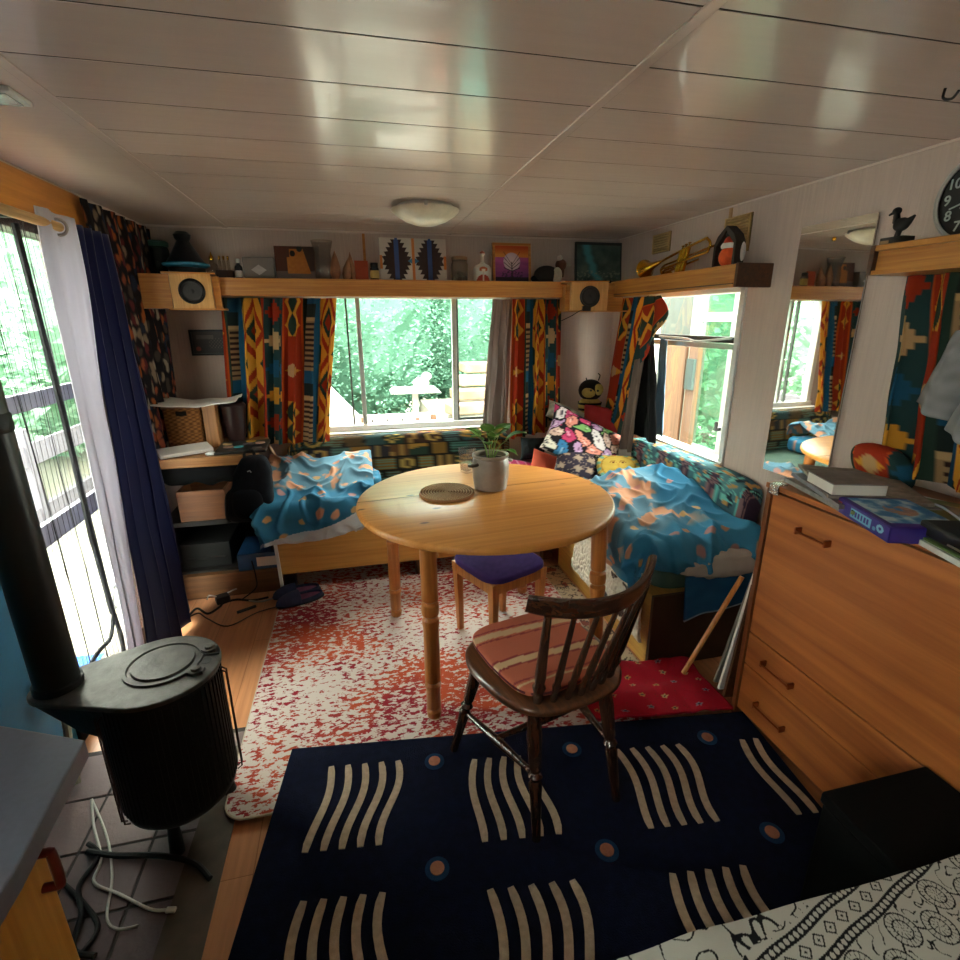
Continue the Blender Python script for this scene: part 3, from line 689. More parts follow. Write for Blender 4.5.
panel('tree_picture', .912, 1.168, .252, 3.45, .014, treepic, 'wood framed picture of a bare tree before a pale moon', 'picture', W_SHELF, fw=.016, nu=110)
t = thing('plush_bird', 'dark plush bird with white wing and brown head', 'soft toy', (1.27, 3.36, S))
PLB = mk('plush_black', '17120f', .95, 0, .3, 60, .4, 200); PLW = mk('plush_white', 'b8b0a4', .95, 0, .1, 60, .4, 200); PLN = mk('plush_brown', '4a2a1c', .95, 0, .2, 60, .4, 200)
g = MB(); g.sph((-.03, 0, .055), (.085, .055, .055)); g.sph((-.10, 0, .03), (.035, .02, .022)); g.build('body', PLB, t)
g = MB(); g.sph((.028, -.035, .05), (.034, .025, .048)); g.build('wing', PLW, t)
g = MB(); g.sph((.065, 0, .115), (.036, .034, .036)); g.cyl((.05, 0, .05), (.063, 0, .11), .035, .028); g.build('head', PLN, t)
g = MB(); g.lathe([(.013, 0), (.012, .02), (.002, .048)], (.092, 0, .112), 12, Matrix.Rotation(PI/2-.1, 4, 'Y')); g.build('beak', PLW, t)
g = MB(); g.sph((.055, -.004, .150), (.018, .018, .024)); g.build('crest', PLW, t)
def tealpic(u, v):
    n_ = F(u*3, v*3, 4); c = mixc(hx('2c4440'), hx('5a6a60'), clamp(.4+n_))
    k = abs(u-(.22+.28*(1-v)**1.5+.06*N(v*6, 1)))
    c = mixc(c, hx('4a9aa8'), sst(.14, .02, k)*.9)
    if v < .3 and F(u*16, v*16) > .25: c = mixc(c, hx('9a9a88'), .6)
    if v > .93 or u > .97 or u < .03: c = mixc(c, hx('12171a'), .85)
    return c
at('folder', (1.62, 3.40, S), lambda g: g.box((1.64, 3.33, S+.009), (.30, .15, .018), rz=.1), BLACK, 'flat black folder lying in the right corner of the shelf', 'folder', bevel=.002, smooth=None)
pt = panel('abstract_painting', 1.475, 1.805, .25, 3.44, .02, tealpic, 'dark teal abstract canvas leaning in the right corner of the shelf', 'painting', nu=120, edge='0e1214', lean=.1)
pt.location.z = S+.02
# certificate on the back wall
def certc(u, v):
    c = mixc(hx('2a211d'), hx('382c26'), v)
    if u < .3 and math.hypot((u-.14)*1.4, v-.22) < .1: return hx('8a4030')
    if .66 < v < .84 and .12 < u < .6 and (v*40) % 2 < .8: return hx('5c4e46')
    if u > .45 and .2 < v < .7 and math.sin(u*70)*math.sin(v*40) > .45: return hx('5a4a42')
    return c
t = thing('framed_certificate', 'small dark framed certificate with a red seal above the desk', 'picture', (-.83, YB, 1.373))
g = MB()
for c, d in (((0, -.012, -.069), (.222, .022, .012)), ((0, -.012, .069), (.222, .022, .012)), ((-.105, -.012, 0), (.012, .022, .15)), ((.105, -.012, 0), (.012, .022, .15))): g.box(c, d)
g.build('picture_frame', BLACK, t, bevel=.002, smooth=None)
sheet('certificate', 90, 60, lambda u, v: ((u-.5)*.2, -.006, (v-.5)*.13), certc, PICT, t, solid=.002)
# right wall: vents, trumpet, gnome
def vent(y0, y1, z0, z1, label):
    t = thing('wall_vent', label, 'vent', (XR, (y0+y1)/2, z0)); h = z1-z0; w = (y1-y0)/2
    VM = mk('vent_cream', 'c0a06a', .5)
    g = MB(); g.bb(-.006, 0, -w, w, 0, h); vp_ = g.build('vent_plate', mk('vent_dark', '6a4e2c', .7), t, smooth=None)
    for a_ in (-w, w-.012):
        g = MB(); g.bb(-.012, 0, a_, a_+.012, 0, h); g.build('vent_frame', VM, t, bevel=.002, smooth=None)
    n_ = int(h/.012)
    for k in range(n_):
        g = MB(); g.box((-.010, 0, .006+k*h/n_), (.010, 2*w-.02, .006), ry=.5); g.build('vent_slat', VM, vp_, smooth=None)
vent(2.905, 3.085, 1.873, 1.978, 'cream slatted vent above the trumpet bell')
vent(2.255, 2.435, 1.80, 1.962, 'cream slatted vent behind the orange gnome figure')
t = thing('trumpet', 'brass trumpet lying on the right hand shelf', 'trumpet', (1.70, 2.62, S))
def TT(y, z, x=0.): return (x, y-2.62, z-S)
g = MB(); d0 = Vector(TT(2.955, 1.775)); ax = (Vector(TT(2.45, 1.862))-d0).normalized(); q = ax.to_track_quat('Z', 'Y').to_matrix().to_4x4()
g.lathe([(.056, 0), (.050, .008), (.036, .03), (.024, .06), (.016, .10), (.010, .15), (.008, .16)], d0, 32, q, cap=False); g.build('bell', BRASS, t)
e = Vector(TT(2.45, 1.865)); s_ = d0+ax*.15
g = MB(); g.tube([s_, e, e+Vector((0, -.05, .0)), e+Vector((0, -.075, -.025)), e+Vector((0, -.06, -.055)), e+Vector((0, -.02, -.062)), s_+Vector((0, -.02, -.04))], .0065, 10, sm=5); g.build('bell_tube', BRASS, t)
g = MB(); a = Vector(TT(2.80, 1.785, .03)); c = Vector(TT(2.33, 1.842, .03))
g.tube([a, c], .0055, 10); g.tube([a, a+Vector((0, .03, -.015)), a+Vector((0, .025, -.04)), a+Vector((0, -.02, -.038)), a+Vector((0, -.3, .0))], .0055, 10, sm=5); g.build('leadpipe', BRASS, t)
g = MB(); g.lathe([(.006, 0), (.006, .03), (.013, .05), (.014, .06)], c, 16, (c-a).to_track_quat('Z', 'Y').to_matrix().to_4x4()); g.build('mouthpiece', METAL, t)
for k in range(3):
    b_ = Vector(TT(2.66-.028*k, 1.728+.005*k, .015)); tp = b_+Vector((-.01, -.05, .11))
    g = MB(); g.cyl(b_, tp, .0115, None, 14); g.cyl(tp, tp+(tp-b_)*.16, .004); g.sph(tp+(tp-b_)*.18, (.009, .009, .004), 10, 6); g.build('valve', BRASS, t)
for k in range(2):
    g = MB(); p = Vector(TT(2.72-.02*k, 1.745+.02*k, .02)); g.tube([p, p+Vector((0, .09, -.012)), p+Vector((0, .10, -.03)), p+Vector((0, .01, -.025))], .005, 8, sm=4); g.build('tuning_slide', BRASS, t)
# small orange gnome in a little arched house
t = thing('gnome_figure', 'orange and white gnome figure in a little dark arched house', 'ornament', (1.735, 2.25, S))
ORF = mk('orange_felt', 'd8541c', .8, 0, .15, 60); WHF = mk('white_felt', 'd0c8c4', .85)
g = MB(); g.prism([(-.075, 0), (-.075, .11), (-.055, .145), (0, .185), (.055, .145), (.075, .11), (.075, 0), (.06, 0), (.06, .105), (.0, .165), (-.06, .105), (-.06, 0)], 0, .05, Matrix.Rotation(-PI/2, 4, 'Z') @ Matrix.Rotation(PI/2, 4, 'X')); g.bb(.005, .012, -.06, .06, 0, .11); g.build('arched_house', mk('dark_wood_house', '2c2018', .6), t, smooth=None)
g = MB(); g.bb(-.06, .03, -.08, .08, 0, .01); g.build('house_base', W_DARK, t, smooth=None)
g = MB(); g.sph((-.025, 0, .055), (.034, .05, .046)); g.build('body', ORF, t)
g = MB(); g.lathe([(.034, 0), (.036, .012), (.03, .022)], (-.025, 0, .09), 18); g.build('scarf', WHF, t)
g = MB(); g.lathe([(.028, 0), (.02, .02), (.004, .034)], (-.025, 0, .112), 16); cp_ = g.build('cap', mk('red_felt', 'b83a1c', .85), t)
g = MB(); g.sph((-.027, 0, .150), (.018, .018, .012)); g.build('cap_brim', BLACK, cp_)
g = MB(); g.sph((-.01, -.075, .07), (.012, .014, .04)); g.build('white_sprig', WHF, t)
# duck on clock shelf, clock
t = thing('duck_figurine', 'small black duck figurine on a dark base on the clock shelf', 'ornament', (1.71, 1.455, 1.7185))
g = MB(); g.bb(-.025, .025, -.045, .03, 0, .026); bb_ = g.build('base', mk('duck_base', '17130f', .6), t, bevel=.002, smooth=None)
g = MB(); g.bb(-.0265, -.025, -.002, .026, .008, .017); g.build('base_plate', mk('tan_plate', '8a6a44', .5), bb_, smooth=None)
DB = mk('duck_black', '0c0a09', .8)
g = MB(); g.sph((0, -.012, .062), (.016, .026, .02), M=None); g.cyl((0, -.004, .026), (0, -.01, .05), .008); g.cyl((0, .006, .07), (0, .012, .1), .011, .008); g.sph((0, .012, .104), (.011, .014, .011)); g.cyl((0, .02, .102), (0, .036, .096), .005, .003); g.cyl((0, -.03, .066), (0, -.05, .082), .012, .003); g.build('duck', DB, t)
t = thing('wall_clock', 'round black wall clock with white rim and white numerals', 'clock', (XR, 1.298, 1.838))
q = Matrix.Rotation(-PI/2, 4, 'Y')
g = MB(); g.lathe([(.112, 0), (.125, .006), (.125, .025), (.118, .032), (.111, .028)], seg=48, M=q, cap=False); g.build('rim', mk('clock_rim', 'a8a4a0', .3), t)
g = MB(); g.lathe([(.113, .0), (.113, .02), (.001, .021)], seg=48, M=q); dl_ = g.build('dial', mk('clock_dial', '17110f', .5), t)
WN = mk('numeral_white', 'b4b8b4', .5)
for k in range(1, 13):
    cu = bpy.data.curves.new('num', 'FONT'); cu.body = str(k); cu.size = .04; cu.align_x = 'CENTER'; cu.align_y = 'CENTER'; cu.extrude = .0005; cu.offset = .0006
    ob = bpy.data.objects.new('num', cu); C.objects.link(ob); bpy.context.view_layer.update()
    me = bpy.data.meshes.new_from_object(ob.evaluated_get(bpy.context.evaluated_depsgraph_get())); bpy.data.objects.remove(ob)
    a = PI/2-2*PI*k/12
    # text x -> -Y, text y -> Z, seen from -X
    B = Matrix(((0, 0, -1), (-1, 0, 0), (0, 1, 0))).to_4x4()
    me.transform(B); me.transform(Matrix.Translation((-.0225, -.088*math.cos(a), .088*math.sin(a)))); me.materials.append(WN)
    o = bpy.data.objects.new('numeral', me); C.objects.link(o); o.parent = dl_
for L_, w_, a in ((.052, .006, 3.7), (.08, .004, 3.45)):
    g = MB(); g.box((-.024, -L_/2*math.cos(a), L_/2*math.sin(a)), (.002, L_, w_), rx=-a if False else math.atan2(math.sin(a), -math.cos(a))); g.build('clock_hand', WN, dl_, smooth=None)
# mirror
t = thing('wall_mirror', 'tall frameless mirror screwed to the right wall', 'mirror', (XR-.006, 1.775, .84), .032)
m, nt, b = newmat('mirror_silver'); b.inputs['Metallic'].default_value = 1; b.inputs['Roughness'].default_value = .02; b.inputs['Base Color'].default_value = (.86, .87, .84, 1)
g = MB(); g.bb(-.014, -.008, -.16, .16, .0, 1.01); mg_ = g.build('mirror_glass', m, t, bevel=.001, smooth=None)
g = MB(); g.bb(-.008, 0, -.155, .155, .005, 1.0); g.build('backing_board', W_DARK, t, smooth=None)
g = MB(); g.sph((-.016, 0, .945), (.004, .008, .008), 12, 8); g.build('mirror_screw', BRASS, mg_)
# ---------------------------------------------------------------- dining table, stool, chair
t = thing('dining_table', 'round pine dining table with turned legs', 'table', (.526, 2.115, .033), .11)
def edge(r): return [(r-.02, .691), (r-.004, .695), (r, .705), (r-.003, .717), (r-.012, .722)]
g = MB(); g.lathe(edge(.560)+[(.001, .722)], seg=72); g.build('tabletop', W_PINE, t, smooth=50)
g = MB(); g.bb(-.554, .554, .10, .1025,   .7215, .7226); g.build('table_joint', mk('joint_dark', '6a4420', .7), t, smooth=None)
g = MB()
for a in range(4):
    q = Matrix.Rotation(a*PI/2, 4, 'Z'); g.box((0, -.33, .660), (.62, .022, .062), M=q)
g.build('table_apron', W_PINE, t, smooth=None)
LP = [(.025, 0), (.029, .03), (.029, .04), (.021, .05), (.028, .065), (.027, .18), (.032, .20), (.032, .205), (.021, .215), (.030, .23), (.029, .55), (.032, .575), (.032, .60), (.021, .615), (.032, .63), (.034, .66), (.032, .69), (.021, .70), (.031, .715), (.031, 1)]
for sx in (-1, 1):
    for sy in (-1, 1):
        g = MB(); lx = -.36 if sx < 0 else .345; g.turned((lx*1.02+.004, sy*.385-.022, -.012), (lx, sy*.37-.015, .691), LP, 20); g.build('leg', W_PINEZ, t)
TZ = .7560
t = thing('plant_pot', 'grey stoneware pot with little ear handles holding a leafy green plant', 'potted plant', (.575, 2.21, TZ), .3)
POT = mk('grey_stoneware', '8a7c72', .35, 0, .1, 25, .05, 80)
g = MB(); g.lathe([(.062, 0), (.074, .004), (.082, .06), (.084, .11), (.080, .142), (.077, .148), (.083, .153), (.084, .163), (.078, .166), (.070, .160), (.072, .140), (.001, .138)], seg=40); pt_ = g.build('pot', POT, t)
for s_ in (-1, 1):
    g = MB(); g.tube([(s_*.079, -.022, .128), (s_*.10, -.018, .124), (s_*.106, 0, .12), (s_*.10, .018, .118), (s_*.079, .022, .115)], .008, 10, sm=4); g.build('ear_handle', mk('pot_handle', '5a4a42', .4), pt_)
g = MB(); g.lathe([(.071, .139), (.04, .146), (.001, .148)], seg=24, cap=False); g.build('soil', mk('potting_soil', '1c1410', .95, 0, .4, 80, .6, 150), t)
LEAF = mk('glossy_leaf', '4c7c2a', .35, 0, .3, 14)
STEM = mk('pale_stem', '86a058', .5)
rl = random.Random(12)
def leaf(parent, base, tip, w):
    base, tip = Vector(base), Vector(tip); d = tip-base; L_ = d.length; side = d.cross(Vector((0, 0, 1)))
    side = side.normalized() if side.length > 1e-4 else Vector((1, 0, 0)); up = side.cross(d).normalized()
    g = MB()
    def fn(u, v):
        prof = math.sin(PI*min(1, v**.75))**.8*(1-.25*v); x = (u-.5)*2
        return base+d*v+side*(x*w*1.55*prof)+up*(.25*w*x*x*1.2-.15*L_*math.sin(PI*v)*-.6)-Vector((0, 0, .22*L_*v*v))
    g.grid(6, 12, fn); return g.build('leaf', LEAF, parent, smooth=180, recalc=False, solid=.0012)
for k, (a, r0, h, ll, w) in enumerate(((3.9, .03, .07, .05, .016), (2.6, .05, .115, .055, .022), (4.9, .035, .125, .07, .026), (.3, .06, .105, .075, .028), (5.7, .07, .085, .08, .024), (1.3, .035, .115, .06, .024), (3.2, .045, .09, .055, .02), (5.2, .085, .05, .045, .014), (.9, .08, .075, .06, .022), (2.0, .06, .095, .05, .02), (4.3, .05, .10, .05, .018))):
    h *= 1.22; b0 = Vector((.015*math.cos(a), .015*math.sin(a), .145)); e = Vector((r0*math.cos(a), r0*math.sin(a), .145+h*.75))
    g = MB(); g.tube([b0, b0*.6+e*.4+Vector((0, 0, .02)), e], [.0028, .0022, .0018], 6, sm=4); st = g.build('stem', STEM, t)
    tip = e+Vector((ll*1.15*math.cos(a), ll*1.15*math.sin(a), ll*.75 if h > .08 else -.01)); leaf(st, e, tip, w)
t = thing('drinking_glass', 'tall square clear drinking glass standing behind the plant pot', 'glass', (.525, 2.49, TZ), .5)
g = MB(); q = Matrix.Rotation(PI/4, 4, 'Z')
g.lathe([(.034, 0), (.047, .128), (.044, .128), (.032, .012), (.001, .012)], seg=4, M=q); gb_ = g.build('glass_body', glass('tumbler_glass', 'f2efed', 1, .05, 'd0ccc8'), t, smooth=None, bevel=.002)
g = MB(); g.lathe([(.0315, .013), (.037, .052), (.001, .052)], seg=4, M=q); g.build('water', glass('water_clear', 'f0ecea', 1, .03), gb_, smooth=None)
t = thing('trivet', 'round coiled straw trivet on the pine table', 'trivet', (.365, 2.175, TZ))
def triv(u, v):
    r = .122*u; a = 2*PI*v; return Vector((r*math.cos(a), r*math.sin(a), .011+.004*math.sin(r*2*PI/.0122+a)))
def trc(u, v):
    k = .5+.5*math.sin(.122*u*2*PI/.0122+2*PI*v); return mixc(hx('6a452a'), hx('dcc4a0') if (v*(20+70*u)) % 1 < .6 else hx('a07c58'), k)
sheet('coil_top', 80, 220, triv, trc, FAB, t, solid=0)
g = MB(); g.lathe([(.118, 0), (.1235, .005), (.121, .011)], seg=48, cap=False); g.build('rim_binding', mk('straw_rim', '9a6438', .8), t)
t = thing('stool', 'small wooden stool with a purple felt seat under the table', 'stool', (.605, 2.165, .021), .40)
for sx in (-1, 1):
    for sy in (-1, 1):
        g = MB(); g.turned((sx*.135, sy*.135, 0), (sx*.142, sy*.142, .372), [(.019, 0), (.024, .6), (.029, 1)], 4); g.build('leg', W_STOOL, t, bevel=.003, smooth=None)
g = MB()
for a in range(4): g.box((0, -.148, .34), (.27, .018, .05), M=Matrix.Rotation(a*PI/2, 4, 'Z'))
g.build('seat_rail', W_STOOL, t, bevel=.002, smooth=None)
soft('seat_cushion', 16, 5, lambda p: Vector((p.x*.172, p.y*.172, .383+p.z*.024+.004*N(p.x*4, p.y*4))), lambda p: mixc(hx('33205a'), hx('4a3270'), .5+.5*N(p.x*12, p.y*12)), FAB, t)
# spindle back chair
t = thing('spindle_chair', 'dark wooden spindle back chair at the pine table', 'chair', (.522, 1.325, .0345), math.radians(13))
out = []
for k in range(48):
    a = 2*PI*k/48; c_, s_ = math.cos(a), math.sin(a)
    x = math.copysign(abs(c_)**.62, c_)*.225; y = math.copysign(abs(s_)**.62, s_)*.215
    x *= 1-.12*clamp(-y/.215, -0.2, 1); out.append((x, y))
g = MB(); n_ = 48
g.add([(x*.93, y*.93, .405) for x, y in out]+[(x, y, .418) for x, y in out]+[(x, y, .432) for x, y in out]+[(x*.96, y*.96, .440) for x, y in out]+[(x*.6, y*.6, .431) for x, y in out]+[(0, 0, .428)],
      [tuple(range(n_-1, -1, -1))]+[(r_*n_+i, r_*n_+(i+1) % n_, (r_+1)*n_+(i+1) % n_, (r_+1)*n_+i) for r_ in range(4) for i in range(n_)]+[(4*n_+i, 4*n_+(i+1) % n_, 5*n_) for i in range(n_)])
g.build('seat', wood('chair_seat_wood', '3a2014', '6a3e22', 1, .28, 5, 12, .3), t, smooth=60)
CL = [(.013, 0), (.014, .1), (.017, .3), (.020, .42), (.014, .45), (.022, .48), (.014, .51), (.019, .55), (.023, .8), (.018, .95), (.016, 1)]
for sx in (-1, 1):
    g = MB(); g.turned((sx*.232, .205, 0), (sx*.15, .14, .415), CL); g.build('leg', W_CHAIR, t)
    g = MB(); g.turned((sx*.15, -.213, 0), (sx*.125, -.14, .415), CL); g.build('leg', W_CHAIR, t)
    g = MB(); g.turned((sx*.197, .178, .17), (sx*.138, -.178, .20), [(.008, 0), (.013, .4), (.015, .5), (.013, .6), (.008, 1)]); g.build('stretcher', W_CHAIR, t)
g = MB(); g.turned((-.165, .01, .187), (.165, .01, .187), [(.008, 0), (.014, .45), (.014, .55), (.008, 1)]); g.build('stretcher', W_CHAIR, t)
def railp(u):  # curved comb rail, ends swept forward
    x = (u-.5)*2; return Vector((x*.208+.028, -.275+.10*x*x, .772+.014*x*x+.012*x))
g = MB(); rp = []
def rail(u, v):
    p = railp(u); x = (u-.5)*2; nrm = Vector((-2*.085*x/.235, 1, 0)).normalized() if True else 0
    nn = Vector((2*.085*x/.235*-1, 1, 0)).normalized(); a = 2*PI*v; hgt = .032*(1-.15*abs(x)**6); th = .012
    c_, s_ = math.cos(a), math.sin(a); e = .6
    return p+nn*(math.copysign(abs(c_)**e, c_)*th)+Vector((0, -.01*s_, math.copysign(abs(s_)**e, s_)*hgt))
g.grid(36, 20, rail)
for u in (0, 1):
    vs = [rail(u, k/20) for k in range(20)]; g.add(vs, [tuple(range(20))])
g.build('top_rail', W_RAIL, t, smooth=60)
SP = [(.008, 0), (.011, .06), (.009, .12), (.013, .2), (.009, .24), (.011, .32), (.009, .6), (.007, 1)]
for k in range(7):
    x = -1+2*k/6; bx_ = x*.125; by_ = -.185+.03*x*x; u = .5+x*.5*.80
    p1 = railp(u)+Vector((0, 0, -.025)); fat = 1.5 if k in (0, 6) else 1.
    g = MB(); g.turned((bx_, by_, .432), p1, [(r*fat, tt) for r, tt in SP], 12); g.build('spindle', W_CHAIR, t)
def padc(p):
    q = (p.y*.5+.5)+.05*p.x; w = q*.40
    if abs(p.z) < .25 and max(abs(p.x), abs(p.y)) > .9: return hx('5a2430')
    for a, b_, c in ((.30, .325, '8a3a3c'), (.325, .40, 'c8a884'), (.40, .425, '8a3a3c'), (.68, .70, '8a3a3c'), (.72, .80, 'c8a884'), (.82, .84, '8a3a3c'), (.08, .10, 'c8a884'), (.12, .14, '8a3a3c')):
        if a < q < b_: return hx(c)
    return hx('b4644e')
o = soft('seat_pad', 70, 5, lambda p: Vector((p.x*.185*(1-.10*clamp(-p.y)), p.y*.185+.02, .459+p.z*.020*(1-.3*(p.x**4+p.y**4)/2)+.003*N(p.x*3, p.y*3))), padc, FAB, None)
tag(o, 'pink and cream striped seat pad lying on the spindle back chair', 'cushion'); o.location = (.522, 1.325, .036); o.rotation_euler = (0, 0, math.radians(13))
# ---------------------------------------------------------------- rugs
m, nt, b = newmat('distressed_rug'); b.inputs['Roughness'].default_value = .95; b.inputs['Specular IOR Level'].default_value = .1
tc = nt.nodes.new('ShaderNodeTexCoord')
def nz(scale, sc, det=4, ro=.6):
    mp = nt.nodes.new('ShaderNodeMapping'); mp.inputs['Scale'].default_value = sc; nt.links.new(tc.outputs['Object'], mp.inputs[0])
    n = nt.nodes.new('ShaderNodeTexNoise'); n.inputs['Scale'].default_value = scale; n.inputs['Detail'].default_value = det; n.inputs['Roughness'].default_value = ro
    nt.links.new(mp.outputs[0], n.inputs['Vector']); return n
n1 = nz(1, (30, 52, 1), 4, .65); n2 = nz(1.6, (1, 1, 1), 2); n3 = nz(2.2, (1, 1.4, 1), 2)
ad = nt.nodes.new('ShaderNodeMath'); ad.operation = 'MULTIPLY_ADD'; ad.inputs[1].default_value = .55; nt.links.new(n2.outputs[0], ad.inputs[0]); nt.links.new(n1.outputs[0], ad.inputs[2])
rp_ = nt.nodes.new('ShaderNodeValToRGB'); rp_.color_ramp.interpolation = 'LINEAR'; el = rp_.color_ramp.elements
el[0].position = .76; el[0].color = (*lin('c0b4a8'), 1); el[1].position = .80; el[1].color = (1, 1, 1, 1)
nt.links.new(ad.outputs[0], rp_.inputs[0])
rc = nt.nodes.new('ShaderNodeValToRGB'); e2 = rc.color_ramp.elements; e2[0].position = .42; e2[0].color = (*lin('8c2632'), 1); e2[1].position = .56; e2[1].color = (*lin('b04c30'), 1)
nt.links.new(n3.outputs[0], rc.inputs[0])
mr = nt.nodes.new('ShaderNodeValToRGB'); mr.color_ramp.elements[0].position = .772; mr.color_ramp.elements[1].position = .80; nt.links.new(ad.outputs[0], mr.inputs[0])
mx = nt.nodes.new('ShaderNodeMix'); mx.data_type = 'RGBA'; nt.links.new(mr.outputs[0], mx.inputs[0]); mx.inputs[6].default_value = (*lin('c6b8b0'), 1); nt.links.new(rc.outputs[0], mx.inputs[7])
nt.links.new(mx.outputs[2], b.inputs['Base Color']); RUGR = m
def rrect(x0, x1, y0, y1, r, n=6):
    P = []
    for cx, cy, a0 in ((x1-r, y1-r, 0), (x0+r, y1-r, PI/2), (x0+r, y0+r, PI), (x1-r, y0+r, 1.5*PI)):
        for k in range(n+1): a = a0+PI/2*k/n; P.append((cx+r*math.cos(a), cy+r*math.sin(a)))
    return P
t = thing('rug', 'worn red and cream distressed rug under the pine table', 'rug', (.22, 2.1, 0))
g = MB(); g.prism(rrect(-.71, .81, -.73, .95, .07), .0125, .020, Matrix.Rotation(-.01, 4, 'Z')); g.build('pile', RUGR, t, smooth=None)
g = MB(); P = rrect(-.712, .812, -.732, .952, .07); g.tube([Matrix.Rotation(-.01, 4, 'Z') @ Vector((x, y, .0165)) for x, y in P], .004, 6, closed=True); g.build('rug_binding', mk('rug_edge', 'b8a894', .9), t)
# patterned beige rug to the right below
BEI = vmat('beige_rug_pile', .95, .3, 200)
def beige(u, v):
    x, y = u*.75, v*1.15; n_ = F(x*16, y*16, 3, 3); 
    if abs(n_) < .06: return hx('33262a')
    if math.sin(x*30+4*N(x*5, y*5))*math.sin(y*30) > .65: return hx('7a3a30')
    return mixc(hx('b8a58a'), hx('a08c74'), .5+.5*N(x*9, y*9))
o = sheet('rug', 110, 160, lambda u, v: (.42+.75*u, 1.70+1.10*v, .0045), beige, BEI, None, (.8, 2.2, 0), solid=.007, smooth=30)
tag(o, 'beige floral rug by the right bench, partly under the red and cream rug', 'rug')
# navy rug with wavy cream stripes and rings
RN = mk('navy_pile', '0c1126', .95, 0, .25, 40, .5, 300, .1); RCR = mk('cream_pile', 'b09a84', .95, 0, .15, 60, .4, 300, .1); RBL = mk('ring_blue', '1f3a58', .95, 0, .15, 60, .3, 300, .1); RTN = mk('ring_tan', 'a06a54', .95, 0, .15, 60, .3, 300, .1)
t = thing('rug', 'dark navy rug with wavy cream stripes and small ringed dots', 'rug', (-.314, 1.618, 0), math.radians(-7.46))
g = MB(); g.bb(0, 1.715, -1.75, 0, .021, .031); g.build('pile', RN, t, bevel=.004, smooth=None)
WV = {0: lambda q: .012*math.cos(q*2.6-.2)-.01*q, 1: lambda q: -.006+.014*q+.010*math.sin(q*6), 2: lambda q: -.004-.004*q+.008*math.sin(q*5.5)}
for gi, (u0, dv) in enumerate(((.155, 0), (.648, .023), (1.155, .035), (1.625, .04))):
    for row in range(3):
        for k in range(5):
            x0 = u0+.054*k
            if x0 > 1.69: continue
            v0, v1 = .099+dv+row*.436, .40+dv+row*.436
            ks = (0, 1, 2, 0)[gi] if row == 0 else (1, 2, 0, 1)[gi]
            pts = []
            for j in range(13):
                q = j/12; s_ = (-1 if (gi+row) % 2 else 1)
                pts.append((x0+(.020*math.sin(q*2*PI*.75+.6*k*.2)*s_*(.7+.1*k)-.012*q*s_*(-1 if gi else 1)), -(v0+(v1-v0)*q)))
            g = MB(); wl = .0115
            vsl = []
            for j, (x, y_) in enumerate(pts):
                a = Vector(pts[max(0, j-1)]); c = Vector(pts[min(12, j+1)]); d = (c-a).normalized(); nn = Vector((-d.y, d.x))
                w_ = wl*(.75 if j in (0, 12) else 1.)
                for sgn, z in ((-1, .031), (-1, .034), (1, .034), (1, .031)): vsl.append((x+nn.x*w_*sgn, y_+nn.y*w_*sgn, z))
            fs = [(j*4+i, j*4+i+1, j*4+5+i, j*4+4+i) for j in range(12) for i in range(3)]+[(0, 1, 2, 3), (51, 50, 49, 48)]
            g.add(vsl, fs); g.build('cream_stripe', RCR, t, smooth=30)
for u0 in (.508, .997, 1.505):
    for v0 in (.115, .487, .86):
        g = MB(); g.lathe([(.034, .031), (.034, .0335), (.001, .0336)], (u0, -v0, 0), 24); br_ = g.build('blue_ring', RBL, t, smooth=None)
        g = MB(); g.lathe([(.020, .0335), (.020, .036), (.001, .0361)], (u0, -v0, 0), 20); g.build('tan_dot', RTN, br_, smooth=None)
# red flowered fabric on the floor
def redc(u, v):
    x, y = u*.6, v*.45; i, j = math.floor(x/.10), math.floor(y/.10); a, b_ = (i+.5+.4*(cellr(i, j)-.5))*.10, (j+.5+.4*(cellr(i, j, 2)-.5))*.10
    d = math.hypot(x-a, y-b_); an = math.atan2(y-b_, x-a)
    if cellr(i, j, 7) > .3:
        if d < .006: return hx('3a3a4a')
        if d < .016*(.75+.25*math.cos(5*an)): return (hx('c8a878'), hx('8a8a9a'), hx('b89a5a'))[int(cellr(i, j, 4)*3)]
    if d > .03 and abs(math.sin(x*60+y*20)) < .02: return hx('7a3028')
    return mixc(hx('a01428'), hx('b41c30'), .5+.5*N(x*8, y*8))
o = sheet('blanket', 110, 90, lambda u, v: (.80+.555*u, 1.485+.30*v-.073*u, .034+.012*N(u*4, v*4, 1)+.01*abs(N(u*7, v*3, 4))+.02*sst(.7, 1, v)), redc, SOFTF, None, (1.1, 1.55, .03), solid=.012)
tag(o, 'red blanket with small flowers spread on the floor behind the chair', 'blanket')
# ---------------------------------------------------------------- wood stove and flue
t = thing('wood_stove', 'round black wood stove with grey top plate', 'stove', (-.605, 1.44, .007)); t.scale = (.95, .95, 1)
def hull(r1, c2, r2, n=24):
    c2 = Vector(c2); d = c2.length; a0 = math.atan2(c2.y, c2.x); b_ = math.acos((r1-r2)/d); P = []
    for k in range(n+1):
        a = a0+b_+(2*PI-2*b_)*k/n; P.append((r1*math.cos(a), r1*math.sin(a)))
    for k in range(n+1):
        a = a0-b_+2*b_*k/n; P.append((c2.x+r2*math.cos(a), c2.y+r2*math.sin(a)))
    return P
PC = (-.25, -.02)
g = MB(); g.lathe([(.14, .10), (.158, .12), (.162, .14), (.162, .53)], seg=56)
for k in range(64):
    a = 2*PI*k/64; g.box((.163*math.cos(a), .163*math.sin(a), .33), (.006, .007, .37), rz=a)
g.build('stove_body', BLKMET, t, smooth=50)
g = MB(); g.prism(hull(.172, PC, .072), .53, .545); tp_ = g.build('top_plate', STOVETOP, t, bevel=.004, smooth=None)
